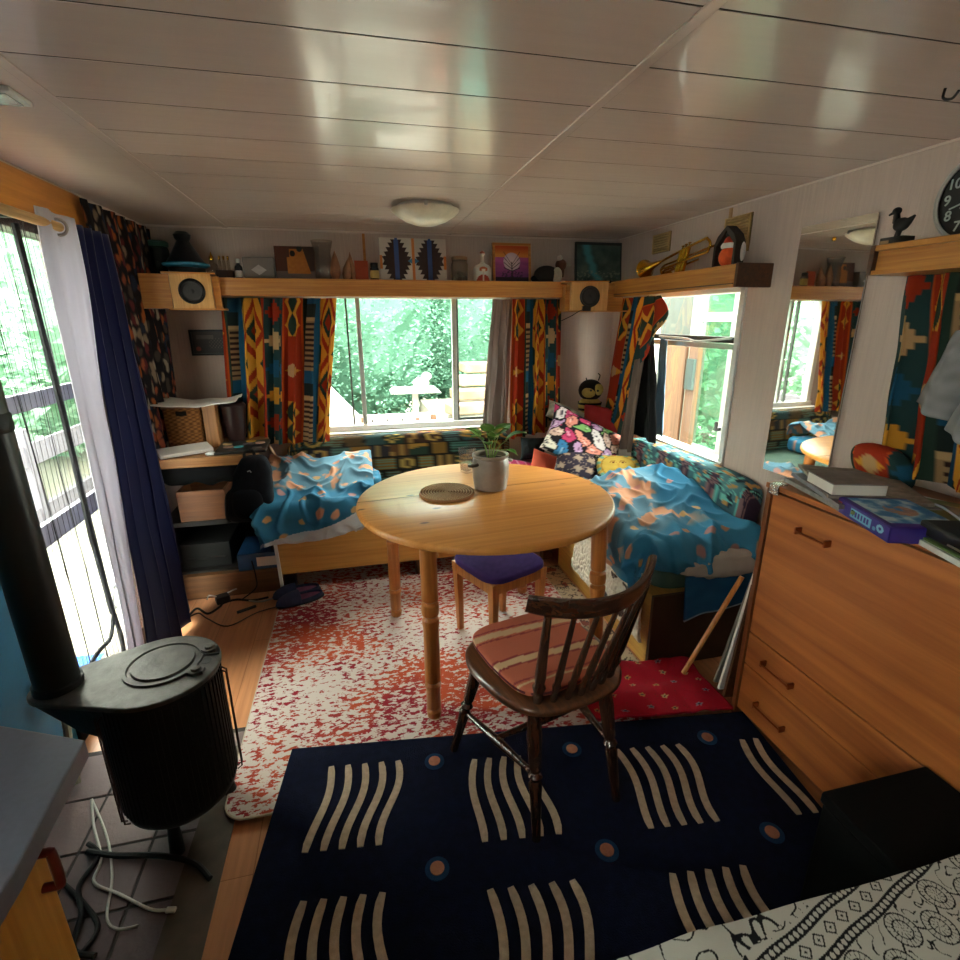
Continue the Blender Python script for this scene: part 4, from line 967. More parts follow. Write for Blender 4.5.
g = MB(); A, B_ = hull(.15, PC, .068), hull(.14, (-.2, -.015), .03); n_ = len(A)
g.add([(x, y, .53) for x, y in A]+[(x, y, .40) for x, y in B_], [tuple(range(n_)), tuple(range(n_, 2*n_))]+[(i, (i+1) % n_, n_+(i+1) % n_, n_+i) for i in range(n_)]); g.build('flue_throat', BLKMET, t, smooth=30)
g = MB(); g.lathe([(.108, .545), (.108, .551), (.098, .551), (.096, .546), (.086, .546), (.084, .553), (.02, .554), (.001, .552)], (.01, .02, 0), 44); g.build('hotplate_lid', STOVETOP, tp_, smooth=30)
for (x, y) in ((.118, -.05), (.13, .06)):
    g = MB(); g.prism([(.026*math.cos(a*PI/3+.4), .022*math.sin(a*PI/3+.4)) for a in range(6)], .545, .556, Matrix.Translation((x, y, 0))); g.lathe([(.014, .556), (.013, .564), (.001, .565)], (x, y, 0), 16); g.build('vent_knob', STOVETOP, tp_, bevel=.002, smooth=None)
g = MB(); g.lathe([(.016, .5452), (.016, .5462), (.001, .5463)], (.132, .005, 0), 18); g.build('poker_hole', BLACK, tp_, smooth=None)
g = MB(); g.tube([(.09, .08, .548), (.12, .035, .55), (.165, .03, .549)], .003, 6, sm=4); g.build('lid_seam', BLACK, tp_)
for a in (.5, 2.6, 4.7):
    g = MB(); g.turned((.13*math.cos(a), .13*math.sin(a), 0), (.12*math.cos(a), .12*math.sin(a), .11), [(.022, 0), (.016, 1)], 10); g.build('leg', BLKMET, t)
for a in (.15, -2.35):
    g = MB()
    for da in (-.05, .05):
        c_, s_ = math.cos(a+da), math.sin(a+da); g.tube([(.166*c_, .166*s_, .50), (.178*c_, .178*s_, .49), (.178*c_, .178*s_, .14), (.164*c_, .164*s_, .13)], .0025, 6)
    for z in (.2, .28, .36, .44):
        g.tube([(.178*math.cos(a-.05), .178*math.sin(a-.05), z), (.178*math.cos(a+.05), .178*math.sin(a+.05), z)], .0025, 6)
    g.build('spark_guard', mk('rusty_wire', '4a3026', .6, .5, .3), t)
t = thing('flue_pipe', 'black stovepipe rising from the stove to the ceiling', 'stovepipe', (-.842, 1.42, .552))
g = MB(); g.cyl((0, 0, 0), (0, 0, ZC-.552), .051, None, 36); fp_ = g.build('pipe', mk('flue_black', '0e0d0d', .38, .2, .3, 14), t)
g = MB(); g.lathe([(.051, 0), (.057, .002), (.057, .02), (.051, .022)], seg=36, cap=False); g.build('pipe_collar', BLKMET, fp_)
g = MB(); g.lathe([(.051, .7), (.054, .705), (.054, .74), (.051, .745)], seg=36, cap=False); g.build('pipe_collar', BLKMET, fp_)
def cable(pts, r, mat, label, cat='cable', name='cable', group=None, sm=6):
    g = MB(); g.tube(pts, r, 8, sm=sm); o = g.build(name, mat, None, pts[0]); return tag(o, label, cat, group)
WCAB = mk('white_cable', 'c8c4bc', .5); BCAB = mk('black_cable', '080808', .75)
t = thing('cable', 'white cable with a plug lying on the stone tiles by the stove', 'cable', (-.60, 1.15, .012))
g = MB(); g.tube([Vector(p)-Vector((-.60, 1.15, .012)) for p in ((-.92, 1.55, .03), (-.879, 1.458, .012), (-.814, 1.341, .012), (-.804, 1.272, .012), (-.723, 1.22, .012), (-.63, 1.159, .012), (-.585, 1.145, .012))], .004, 8, sm=6); cc_ = g.build('cord', WCAB, t)
g = MB(); g.box((.028, -.009, .002), (.026, .014, .010), rz=-.2); g.build('plug', WCAB, cc_, bevel=.003)
cable([(-.93, 1.57, .012), (-.826, 1.412, .012), (-.761, 1.276, .012), (-.731, 1.164, .012), (-.692, 1.125, .012), (-.644, 1.121, .012)], .0035, WCAB, 'second white cable curving nearer the counter on the stone tiles')
t = thing('fire_poker', 'black iron poker lying on the stone tiles before the stove', 'poker', (-.65, 1.30, .02))
g = MB(); g.tube([Vector(p)-Vector((-.65, 1.30, .02)) for p in ((-.86, 1.37, .018), (-.771, 1.336, .018), (-.652, 1.307, .018), (-.546, 1.258, .02), (-.49, 1.20, .02))], .008, 8, sm=5); g.build('shaft', BCAB, t)
cable([(-.87, 1.40, .014), (-.822, 1.349, .014), (-.838, 1.267, .014), (-.80, 1.19, .014), (-.78, 1.10, .014), (-.72, 1.07, .014)], .007, BCAB, 'thick black cable running under the counter by the stove')
cable([(-.90, 1.30, .013), (-.80, 1.21, .013), (-.74, 1.13, .013), (-.78, 1.05, .013)], .006, BCAB, 'black cable loop on the tiles below the counter corner')
g = MB(); g.tube([(-1.06, 1.70, .36), (-1.04, 1.74, .30), (-1.03, 1.72, .2), (-1.02, 1.68, .1), (-1.0, 1.64, .02)], .012, 8, sm=4); g.tube([(-1.06, 1.68, .37), (-1.065, 1.72, .40), (-1.05, 1.76, .38), (-1.045, 1.74, .33)], .007, 8, sm=4)
tag(g.build('rope_end', mk('pale_rope', '9a9484', .8), None, (-1.04, 1.72, .02)), 'pale rope hanging on the teal wall behind the counter', 'rope')
# ---------------------------------------------------------------- kitchen counter
t = thing('kitchen_counter', 'orange wood kitchen unit with a grey worktop in the near left corner', 'kitchen unit', (-.76, .2, 0))
def o_(p): return [(x+.76, y-.2) for x, y in p]
g = MB(); g.prism(o_([(-1.083, -.6), (-.425, -.6), (-.418, .55), (-.432, .752), (-.575, .817), (-1.083, 1.03)]), .868, .90); g.build('worktop', mk('grey_laminate', '676a78', .45, 0, .06, 90), t, bevel=.003, smooth=None)
g = MB(); g.bb(-.322, .30, -.8, .44, .08, .868); g.bb(-.322, .27, -.8, .42, .0, .08); g.build('cabinet', W_KITCH, t, smooth=None)
g = MB(); g.bb(.30, .322, -.05, .425, .11, .862); kd_ = g.build('cabinet_door', W_KITCH, t, bevel=.003, smooth=None)
g = MB(); g.tube([(.322, .405, .857), (.337, .405, .857), (.342, .405, .852), (.342, .405, .805), (.337, .405, .80), (.322, .405, .80)], .006, 10, sm=3); g.build('door_handle', mk('red_brown_handle', '6a1e14', .3), kd_)
# ---------------------------------------------------------------- chest (bureau) and what lies on it
t = thing('bureau', 'large teak veneered bureau chest with fold down front', 'chest', (1.60, .78, 0))
Y0, Y1 = -.66, .66
g = MB(); g.bb(-.215, .215, Y0, Y1-.02, .03, .94); g.bb(-.19, .215, Y0, Y1-.04, 0, .03); g.build('carcass', W_TEAKD, t, smooth=None)
g = MB(); g.bb(-.232, .218, Y1-.02, Y1, 0, .945); g.build('side_panel', W_TEAKD, t, bevel=.002, smooth=None)
g = MB(); g.bb(-.235, .218, Y0, Y1+.005, .94, .958); g.build('top_panel', W_TEAK, t, bevel=.002, smooth=None)
CH = mk('copper_handle', '8a4420', .3, .6)
def pull(z, y0, y1, par):
    g = MB(); g.bb(-.256, -.230, y0-.004, y0+.004, z-.011, z+.011); g.bb(-.256, -.230, y1-.004, y1+.004, z-.011, z+.011); g.bb(-.258, -.252, y0, y1, z-.0035, z+.0035)
    g.build('handle', CH, par, bevel=.002, smooth=None)
g = MB(); g.bb(-.232, -.215, Y0+.01, Y1-.03, .385, .932); d = g.build('flap_door', W_TEAK, t, bevel=.002, smooth=None); pull(.845, .385, .495, d)
for z0, z1, hz in ((.250, .379, .312), (.045, .244, .133)):
    g = MB(); g.bb(-.232, -.215, Y0+.01, Y1-.03, z0, z1); d = g.build('drawer', W_TEAK, t, bevel=.002, smooth=None); pull(hz, .41, .535, d)
g = MB(); g.bb(-.24, -.20, Y1-.055, Y1-.015, .925, .962); g.build('foil_corner', mk('crumpled_foil', 'b8b4b0', .25, .9, .3, 60, .6, 80), t, bevel=.003)
CT = .9585
def rough_stack(name, label, cat, c, size, rz, mat, curl=.0, group=None):
    lx, ly, lz = size; Mx = Matrix.Translation(c) @ Matrix.Rotation(rz, 4, 'Z')
    g = MB(); n_ = 14
    def top(u, v): return Mx @ Vector(((u-.5)*lx, (v-.5)*ly, lz+curl*(abs(u-.5)**2)*3+curl*.5*N(u*3, v*3, c[2]*50)))
    def bot(u, v): return Mx @ Vector(((u-.5)*lx, (v-.5)*ly, .0004+curl*(abs(u-.5)**2)*3*.9+curl*.45*N(u*3, v*3, c[2]*50)))
    g.grid(n_, n_, top); g.grid(n_, n_, bot)
    for e in (0, 1):
        g.grid(n_, 1, lambda u, v: bot(u, e)*(1-v)+top(u, e)*v); g.grid(1, n_, lambda u, v: bot(e, v)*(1-u)+top(e, v)*u)
    bmesh.ops.remove_doubles(g.b, verts=g.b.verts[:], dist=.0002)
    return tag(g.build(name, mat, None, c, smooth=30), label, cat, group)
NEWS = mk('newsprint', '8c8680', .8, 0, .3, 45); GLOSSY = mk('grey_magazine', '7c7a80', .35, 0, .35, 16)
rough_stack('newspaper', 'lowest grey newspaper of the pile on the bureau, hanging over its front', 'newspaper', (1.50, 1.22, CT), (.26, .36, .014), -.25, NEWS, .004, 'newspapers on the bureau')
rough_stack('newspaper', 'second newspaper up in the pile on the bureau', 'newspaper', (1.51, 1.23, CT+.016), (.26, .34, .012), -.40, GLOSSY, .003, 'newspapers on the bureau')
rough_stack('newspaper', 'topmost brown grey newspaper under the thick white book on the bureau', 'newspaper', (1.54, 1.26, CT+.031), (.26, .36, .010), -.55, mk('brown_newsprint', '8a7c72', .8, 0, .4, 30), .003, 'newspapers on the bureau')
rough_stack('magazine', 'green covered magazine beside the thick white book on the bureau', 'magazine', (1.50, 1.05, CT+.018), (.22, .30, .010), -1.1, mk('green_cover', '6a7440', .5, 0, .25, 20), .002)
rough_stack('magazine', 'white magazine lying under the green magazine on the bureau', 'magazine', (1.56, 1.03, CT), (.22, .32, .014), -1.25, PAPER, .003)
t = thing('book', 'thick white book with a grey cover on top of the newspapers', 'book', (1.42, 1.20, CT+.046), -.32)
g = MB(); g.bb(-.075, .075, -.07, .07, .003, .034); g.build('page_block', PAPER, t, bevel=.002, smooth=None)
g = MB(); g.bb(-.078, .078, -.073, .073, .034, .038); g.bb(-.078, .078, -.073, .073, 0, .003); g.build('cover', mk('grey_cover', '786a66', .5, 0, .3, 18), t, bevel=.001, smooth=None)
def gamec(u, v):
    if v < .08 or u < .03: return hx('3a2a86')
    n_ = F(u*6, v*5, 2); c = mixc(hx('2c7ab8'), hx('c4dce4'), clamp(.5+1.2*n_))
    if math.hypot((u-.45)*1.2, v-.55) < .22 and n_ > -.1: c = mixc(c, hx('c86a40'), .6)
    if u > .88: c = hx('4a2a8a')
    return c
t = thing('board_game_box', 'purple and blue board game box on the front edge of the bureau', 'box', (1.405, 1.005, CT+.0005), -.34)
g = MB(); g.bb(-.10, .08, -.115, .12, 0, .042); gb_ = g.build('box_body', mk('purple_card', '34247c', .4, 0, .1, 30), t, bevel=.002, smooth=None)
sheet('box_top_art', 70, 60, lambda u, v: (-.098+.176*v, .118-.231*u, .0428), gamec, PICT, gb_, solid=.001)
def games(u, v):
    if u < .09 and .3 < v < .8: return hx('b04850')
    if abs(u-.48) < .2 and abs(v-.5) < .30: return hx('6aa8c8') if (abs(u-.48) > .16 or abs(v-.5) > .2 or math.sin(u*110) > .2) else hx('34247c')
    if math.hypot((u-.84)*4.2, v-.55) < .26: return hx('7ab4cc') if math.hypot((u-.84)*4.2, v-.55) > .1 else hx('34247c')
    if math.hypot((u-.74)*4.2, v-.35) < .13: return hx('5a8cb4')
    return hx('34247c')
sheet('box_side_art', 110, 24, lambda u, v: (-.1007, .119-.233*u, .001+.040*v), games, PICT, gb_, solid=.001)
rough_stack('magazine', 'white edged magazine with a green cover under the black ring binder', 'magazine', (1.42, .745, CT), (.25, .30, .014), -.30, mk('white_mag', 'c4c4bc', .5, 0, .05), .0)
rough_stack('magazine', 'thin green magazine directly under the black ring binder', 'magazine', (1.425, .745, CT+.015), (.245, .29, .005), -.30, mk('green_mag', '5a7440', .5, 0, .2), .0)
t = thing('ring_binder', 'black ring binder lying on magazines on the bureau', 'binder', (1.425, .75, CT+.022), -.32)
g = MB(); g.bb(-.12, .12, -.15, .15, 0, .036); bb_ = g.build('binder_body', BLACK, t, bevel=.006)
g = MB(); g.bb(-.123, -.118, -.10, .05, .008, .012); g.build('binder_edge', METAL, bb_, smooth=None)
rough_stack('plastic_folder', 'shiny grey folder curling over the black ring binder', 'folder', (1.50, .78, CT+.060), (.26, .30, .005), -.5, mk('grey_sheen', '84868c', .25, 0, .1, 8), .016)
# leaning boards between bench and bureau
for k, (y, rr, mat, lb, h) in enumerate(((1.475, .02, W_DARK, 'dark wooden board leaning against the far end of the bureau', .50), (1.52, .10, PAPER, 'thin white framed panel leaning between bench and bureau', .52), (1.56, .16, mk('grey_panel', '6c665e', .6), 'grey printed panel leaning behind the white one', .54))):
    g = MB(); g.box((0, 0, h/2), (.06, .012, h), M=Matrix.Translation((1.385+.01*k, y, .036)) @ Matrix.Rotation(-rr*0+.0, 4, 'X') @ Matrix.Rotation(.10+.06*k, 4, 'Y'))
    tag(g.build('leaning_board', mat, None, (1.385, y, .02), bevel=.002, smooth=None), lb, 'board')
g = MB(); g.tube([(1.27, 1.62, .06), (1.47, 1.60, .50)], .011, 6); tag(g.build('wooden_stick', W_STOOL, None, (1.27, 1.62, .05)), 'thin wooden stick leaning against the bench end', 'stick')
# ---------------------------------------------------------------- black trunk and bed in the foreground
t = thing('storage_box', 'plain black box standing on the floor against the bureau', 'box', (1.20, .655, .031))
g = MB(); g.bb(-.165, .150, -.105, .105, 0, .34); g.build('box_body', mk('black_box', '040405', .9, 0, .2, spec=.15), t, bevel=.006, smooth=None)
g = MB(); g.bb(-.17, .155, -.11, .11, .34, .372); g.build('lid', mk('black_lid', '040405', .9, 0, .2, spec=.15), t, bevel=.006, smooth=None)
t = thing('bed', 'bed in the near right corner under the printed duvet', 'bed', (.85, -.45, .0))
g = MB(); g.bb(-.48, .48, -.94, .90, .05, .26)
g.build('bed_base', W_DARK, t, smooth=None)
for x in (-.44, .44):
    for y in (-.88, .84):
        g = MB(); g.bb(x-.03, x+.03, y-.03, y+.03, 0, .05); g.build('leg', W_DARK, t, smooth=None)
g = MB(); g.bb(-.48, .48, -.94, .92, .26, .42); g.build('mattress', WHITEP, t, bevel=.03, bseg=3)
INK = hx('16161a'); CLO = hx('bab9b2')
DIR = Vector((.209, .057)).normalized(); PER = Vector((-DIR.y, DIR.x)); PB = Vector((.57, .471))
def printc(x, y):
    p = Vector((x, y))-PB; s = p.dot(DIR); q = -p.dot(PER)   # q grows towards the viewer
    q = q+.0015*math.sin(s*40)
    if q < -.01:
        d = math.hypot(x-.51, y-.505)
        if abs(F(x*16, y*16, 1, 2)) < .045 and F(x*5, y*5, 4) > -.1: return INK
        return CLO
    P_ = .160; qq = q % P_
    def rope(c):
        if abs(qq-c) < .0085:
            if (((s/.0125) % 1-.5)*.0125)**2+(qq-c)**2 < .0048**2: return CLO
            return INK
    for c in (.012, .060):
        r_ = rope(c)
        if r_ is not None: return r_
    if .02 < qq < .052:
        k = (s % .038)/.038-.5; v = (qq-.036)/.012; a = abs(k)*2.6+abs(v)
        if .72 < a < 1.0 or a < .22: return INK
        return CLO
    if .068 < qq < .158:
        i = math.floor(s/.062); ss = (s % .062)-.031; v = qq-.113-(.016 if i % 2 else -.016)
        d = math.hypot(ss, v*1.0); an = math.atan2(v, ss)
        if d < .028:
            if d > .0255: return INK
            if .014 < d < .0165: return INK
            if d > .0165 and abs(math.sin(an*9)) < .22: return INK
            if d < .014 and abs(math.sin(an*5+d*160)) < .25: return INK
            return CLO
        vine = .113+(.018*math.sin(s*2*PI/.124+PI))
        if abs(qq-vine-.0) < .0022 and d > .028: return INK
        if abs(F(s*34, qq*34, 9, 2)) < .05 and d > .033: return INK
    return CLO
def bedp(u, v):
    x = .30+.98*u; y = -.02+.60*v
    e = sst(.52, .60, y); ex = sst(.40, .30, x)
    z = .474+.010*N(x*5, y*5, 2)+.012*math.exp(-((x-.5)/.07)**2-((y-.52)/.03)**2)
    yy = min(y, .53+.02*N(x*6, 1)+(y-.53)*.15)
    z -= .30*max(0, y-.535)/.045*.9*.1
    if y > .53: z -= (y-.53)*5.0
    if x < .36: z -= (.36-x)*3.
    return Vector((x if x > .36 else .36-(.36-x)*.25, yy if y > .53 else y, z))
DUV = vmat('printed_duvet', .9, .08, 150, .2)
t = thing('duvet', 'white duvet with black block printed bands on the near bed', 'duvet', (.9, .1, .45))
m_ = MB(); NU, NV = 640, 390
m_.grid(NU, NV, lambda u, v: bedp(u, v)-Vector((.9, .1, .45))); ob = m_.build('duvet_top', DUV, t, smooth=180, recalc=False)
paint(ob, [printc(.30+.98*i/NU, -.02+.60*j/NV) for j in range(NV+1) for i in range(NU+1)])
soft('duvet_fill', 12, 6, lambda p: Vector((0.85+.47*p.x, -.22+.735*p.y,   .449+.027*p.z))-Vector((.9, .1, .45)), lambda p: CLO, DUV, t)
# ---------------------------------------------------------------- desk corner
t = thing('low_cabinet', 'dark open low cabinet standing in the left corner under the desk tray', 'cabinet', (-.80, 3.2, 0))
DKW = mk('dark_cabinet', '14110f', .6, 0, .3, 10)
g = MB(); g.bb(-.27, .29, -.28, .30, .43, .455); g.bb(-.27, -.25, -.26, .30, .155, .43); g.bb(.265, .285, -.26, .30, .155, .43); g.bb(-.27, .285, .28, .30, .155, .43); g.bb(-.27, .285, -.26, .30, .14, .155); g.build('carcass', DKW, t, smooth=None)
g = MB(); g.bb(-.27, .33, -.30, .30, 0, .14); g.build('plinth', wood('plinth_wood', '5a3a22', '7a5230', 0, .5, 4, 12), t, smooth=None)
at('printer', (-.86, 3.1, .155), lambda g: (g.bb(-1.02, -.76, 2.98, 3.38, .155, .30), g.bb(-1.0, -.78, 2.965, 2.98, .20, .22)), mk('dark_grey_machine', '050505', .8), 'dark machine standing inside the low cabinet', 'machine', bevel=.006, smooth=None)
t = thing('card_box', 'flat blue card box with a white label on the low plinth', 'box', (-.615, 2.98, .1405))
g = MB(); g.bb(-.10, .13, -.07, .2, 0, .10); cb_ = g.build('box_body', mk('blue_card', '1e4a78', .5, 0, .15, 25), t, bevel=.002, smooth=None)
g = MB(); g.bb(.0, .115, -.0715, -.07, .02, .075); g.build('box_label', PAPER, cb_, smooth=None)
t = thing('wooden_crate', 'small open wooden crate on the low cabinet under the desk tray', 'crate', (-.84, 3.03, .4555))
CW = wood('crate_wood', '5e3418', '7a4822', 0, .5, 5, 12)
g = MB(); g.bb(-.13, .11, -.10, -.088, 0, .17); g.bb(-.13, .11, .12, .132, 0, .17); g.bb(-.13, -.118, -.09, .12, 0, .17); g.bb(.098, .11, -.09, .12, 0, .17); g.bb(-.12, .12, -.09, .12, 0, .012); g.build('crate_body', CW, t, bevel=.002, smooth=None)
g = MB(); g.bb(.13, .25, -.105, .10, 0, .012); g.build('crate_shelf', CW, t, smooth=None)
t = thing('desk_tray', 'small wooden folding tray table used as a desk in the left corner', 'table', (-.80, 3.17, .4555))
DW = wood('tray_wood', '8a5a32', 'b07c48', 0, .45, 5, 12)
g = MB(); g.bb(-.27, .255, -.27, .26, .335, .355); g.bb(-.27, .255, -.275, -.255, .31, .36); g.bb(-.27, .255, .25, .268, .31, .36); g.build('tray_top', DW, t, bevel=.004, smooth=None)
for y in (-.24, .23):
    for s_ in (1, -1):
        g = MB(); g.tube([(s_*.235, y, .32), (s_*(.30 if s_ > 0 else .25), y, .17), (s_*(.285 if s_ > 0 else .25), y, .0)], .013, 6); g.build('leg', DW, t)
DT = .811
t = thing('wicker_basket', 'brown wicker basket with a cut out grip on the desk tray', 'basket', (-.935, 3.23, DT))
def wick(u, v):
    P = [(-.085, -.10), (.085, -.10), (.085, .10), (-.085, .10), (-.085, -.10)]; k = min(3, int(u*4)); f_ = u*4-k
    x = P[k][0]*(1-f_)+P[k+1][0]*f_; y = P[k][1]*(1-f_)+P[k+1][1]*f_; r = 1.0+.02*math.sin(u*4*PI*9)*math.copysign(1, math.sin(v*PI*22))+.05*v
    return Vector((x*r, y*r, .235*v))
sheet('basket_body', 144, 44, wick, lambda u, v: hx('120c08') if (.085 < u < .165 and .80 < v < .93) else mixc(hx('5a3518'), hx('8a5a30'), .5+.5*math.sin(u*4*PI*9)*math.copysign(1, math.sin(v*PI*22))), FAB, t, solid=.004)
g = MB(); g.tube([(-.09, -.105, .235), (.09, -.105, .235), (.09, .105, .235), (-.09, .105, .235)], .008, 8, closed=True); g.build('basket_rim', mk('wicker_rim', '6a4222', .8), t)
rough_stack('paper_sheets', 'loose white paper sheets lying across the wicker basket', 'paper', (-.86, 3.20, DT+.246), (.42, .30, .004), .05, PAPER, .03)
at('wooden_block', (-.80, 3.19, DT), lambda g: g.bb(-.838, -.768, 3.15, 3.27, DT, DT+.24), wood('block_wood', '7a4c24', 'a06a38', 2, .5, 5, 12), 'upright wooden block between the wicker basket and the dark pot', 'block', bevel=.004, smooth=None)
at('dark_pot', (-.70, 3.26, DT), lambda g: g.lathe([(.04, 0), (.055, .05), (.066, .16), (.072, .22), (.06, .235), (.05, .22), (.001, .21)], (-.70, 3.26, DT), 24), mk('dark_red_pot', '2a1818', .3), 'dark glossy pot beside the wooden block on the desk tray', 'pot')
t = thing('keyboard', 'white keyboard tilted at the left of the desk tray', 'keyboard', (-.91, 3.0, DT+.0005), .55)
g = MB(); g.box((0, 0, .026), (.26, .10, .022), rx=.22); g.build('keyboard_body', mk('white_plastic', 'c0b8b2', .4, 0, .04), t, bevel=.005)
g = MB(); g.bb(-.12, .12, -.03, .045, 0, .014); g.build('keyboard_foot', BLACK, t, smooth=None)
t = thing('computer_mouse', 'small white mouse lying in front of the white keyboard', 'mouse', (-.775, 2.955, DT), .4)
g = MB(); g.sph((0, 0, .010), (.028, .019, .012), 16, 10); ms_ = g.build('mouse_shell', WHITEP, t)
g = MB(); g.bb(.004, .02, -.001, .001, .016, .023); g.build('mouse_button', BLACK, ms_, smooth=None)
t = thing('paint_palette', 'black paint palette tray holding round coloured pans', 'palette', (-.635, 3.08, DT), .05)
g = MB(); g.bb(-.13, .13, -.13, .15, 0, .016); ty_ = g.build('tray', BLACK, t, bevel=.004, smooth=None)
for k, (x, y, c) in enumerate(((.03, .11, 'c89a3a'), (.085, .05, 'b08a80'), (-.02, -.02, '3a98a8'), (-.075, -.01, '8a6a5a'), (.08, -.07, '5a5450'), (-.04, -.09, '4a3a30'), (-.09, .07, 'b89a6a'), (.02, .045, '4a3a4a'))):
    g = MB(); g.lathe([(.026, .016), (.026, .019), (.022, .02), (.001, .0195)], (x, y, 0), 20); g.build('paint_pan', mk('paint_%d' % k, c, .5), ty_)
# rucksack hanging from the tray
t = thing('rucksack', 'black rucksack hanging below the desk tray by the blue bedding', 'bag', (-.575, 2.86, .50))
soft('bag_body', 16, 4, lambda p: Vector((p.x*(.105-.025*p.z)+.03*p.z, p.y*.06, .14+p.z*.18))+Vector((.008*N(p.x*3, p.z*3, 1), 0, 0)), lambda p: mixc(hx('0b0d14'), hx('1c2028'), .5+.5*N(p.x*4, p.z*4)), FAB, t)
fp_ = soft('front_pocket', 10, 3, lambda p: Vector((p.x*.078-.02, -.05+p.y*.03, .07+p.z*.085)), lambda p: hx('10131a'), FAB, t)
g = MB(); g.tube([(-.02, .03, .29), (-.02, .03, .33), (.02, .03, .34), (.03, .03, .30)], .008, 8, sm=4); g.build('grab_loop', BLKCLOTH, t)
g = MB(); g.box((.012, -.055, .235), (.008, .006, .03), ry=.4); g.tube([(.0, -.058, .25), (.012, -.06, .255), (.018, -.06, .245)], .003, 6); g.build('metal_clip', METAL, fp_)
g = MB(); g.tube([(-.07, -.02, .16), (-.12, -.03, .12), (-.135, -.03, .02), (-.13, -.03, -.03)], .009, 6, sm=4); g.build('strap', BLKCLOTH, t)
soft('black_jacket', 14, 3, lambda p: Vector((-.83+p.x*.22, 2.965+p.y*.045, .73+p.z*.072+.02*N(p.x*3, p.z*2))), lambda p: hx('0c0d10'), FAB, None, (-.83, 2.95, .68)); tag(bpy.data.objects['black_jacket'], 'black jacket bundled under the front edge of the desk tray', 'jacket')
# floor cables by the desk
cable([(-.95, 2.62, .006), (-.926, 2.779, .008), (-.85, 2.709, .008), (-.804, 2.77, .008), (-.79, 2.80, .012), (-.73, 2.83, .008), (-.64, 2.80, .008), (-.56, 2.815, .008)], .006, BCAB, 'tangled black power cable on the floor below the desk')
cable([(-.94, 2.70, .006), (-.90, 2.73, .006), (-.84, 2.66, .006), (-.72, 2.56, .006), (-.60, 2.66, .006), (-.50, 2.70, .006)], .0035, mk('brown_cable', '3a2018', .5), 'thin brown cable curving over the floor toward the slippers')
g = MB(); g.box((-.655, 2.70, .012), (.10, .012, .014), rz=.5); tag(g.build('cable_switch', BCAB, None, (-.655, 2.70, .005), bevel=.003), 'inline black switch beside the thin brown cable', 'switch')
t = thing('plug_adapter', 'black plug adapter with silver pins in the cable tangle', 'adapter', (-.80, 2.83, .004), .4)
g = MB(); g.bb(-.035, .035, -.03, .03, 0, .04); ab_ = g.build('adapter_body', BLACK, t, bevel=.006, smooth=None)
g = MB(); g.tube([(-.03, 0, .042), (-.06, .03, .046), (-.075, .0, .04)], .004, 8, sm=3); g.build('plug_pin', METAL, ab_)
g = MB(); g.tube([(.03, .01, .042), (.07, .03, .04), (.09, .05, .03)], .004, 8, sm=3); g.build('plug_pin', METAL, ab_)
cable([(-.64, 2.905, .20), (-.62, 2.86, .12), (-.625, 2.84, .06), (-.70, 2.82, .01)], .0035, BCAB, 'black lead hanging from the blue card box to the floor')
cable([(-.50, 2.80, .03), (-.53, 2.79, .012), (-.60, 2.775, .008), (-.66, 2.80, .008)], .005, mk('grey_cable', '9a9488', .5), 'pale grey cable at the foot of the bench')
# slippers
SL = mk('slipper_blue', '1f2440', .9, 0, .2, 40, .3, 150); SLI = mk('slipper_lining', '6a3450', .9, 0, .2, 40, .3, 150)
def slipper(label, x, y, z, rz):
    t = thing('slipper', label, 'slipper', (x, y, z), rz, 'pair of slippers')
    P = [(.13*math.cos(a), (.046+.006*math.cos(a))*math.sin(a)) for a in [2*PI*k/28 for k in range(28)]]
    g = MB(); g.prism(P, 0, .014); g.build('sole', mk('slipper_sole', '15161c', .8), t, bevel=.003, smooth=None)
    g = MB(); g.prism([(a*.9, b_*.85) for a, b_ in P], .014, .02); g.build('insole', SLI, t, smooth=None)
    def up(u, v):
        a = PI*(u-.5)*1.0; x = -.012-.118*v*0-.0
        th = PI*u; s_ = v
        yy = -math.cos(th)*(.052)*(1-s_**2.2)**.5; zz = .012+math.sin(th)*(.055)*(1-s_**2.4)**.6; return Vector((-.005-.125*s_, yy, zz))
    g = MB(); g.grid(20, 14, up); g.build('upper', SL, t, smooth=180, solid=.006, recalc=False)
    def heel(u, v):
        a = -PI*.62+PI*1.24*u; return Vector((.118*math.cos(a), .046*math.sin(a), .012+.020*v))
    g = MB(); g.grid(22, 4, heel); g.build('heel_rim', SL, t, smooth=180, solid=.008, recalc=False)
    return t
slipper('nearer dark blue slipper of the pair on the edge of the red rug', -.375, 2.70, .0215, .35)
slipper('farther dark blue slipper of the pair close to the bench board', -.40, 2.785, .0215, .25)
# ---------------------------------------------------------------- benches
t = thing('bench', 'yellowish wooden bench under the back window', 'bench', (.36, 3.18, 0))
g = MB(); g.bb(-.845, .80, -.35, -.328, .13, .37); g.build('front_board', W_BENCH, t, bevel=.003, smooth=None)
g = MB(); g.bb(-.845, .80, -.328, .35, .345, .362); g.build('bench_top', W_BENCH, t, smooth=None)
for x in (-.80, -.05, .76):
    g = MB(); g.bb(x-.03, x+.03, -.325, -.265, 0.0 if x < -.5 else 0.03, .345); g.build('leg', W_DARK, t, smooth=None)
g = MB(); g.box((-.845, -.365, .22), (.018, .012, .37), ry=-.03); g.build('white_post', WHITEP, t, bevel=.002, smooth=None)
t = thing('bench', 'wooden box bench along the right wall with a dark end panel', 'bench', (1.50, 2.6, 0))
g = MB(); g.bb(-.32, -.30, -.83, .22, 0.005, .345); g.build('front_board', W_BENCHY, t, bevel=.003, smooth=None)
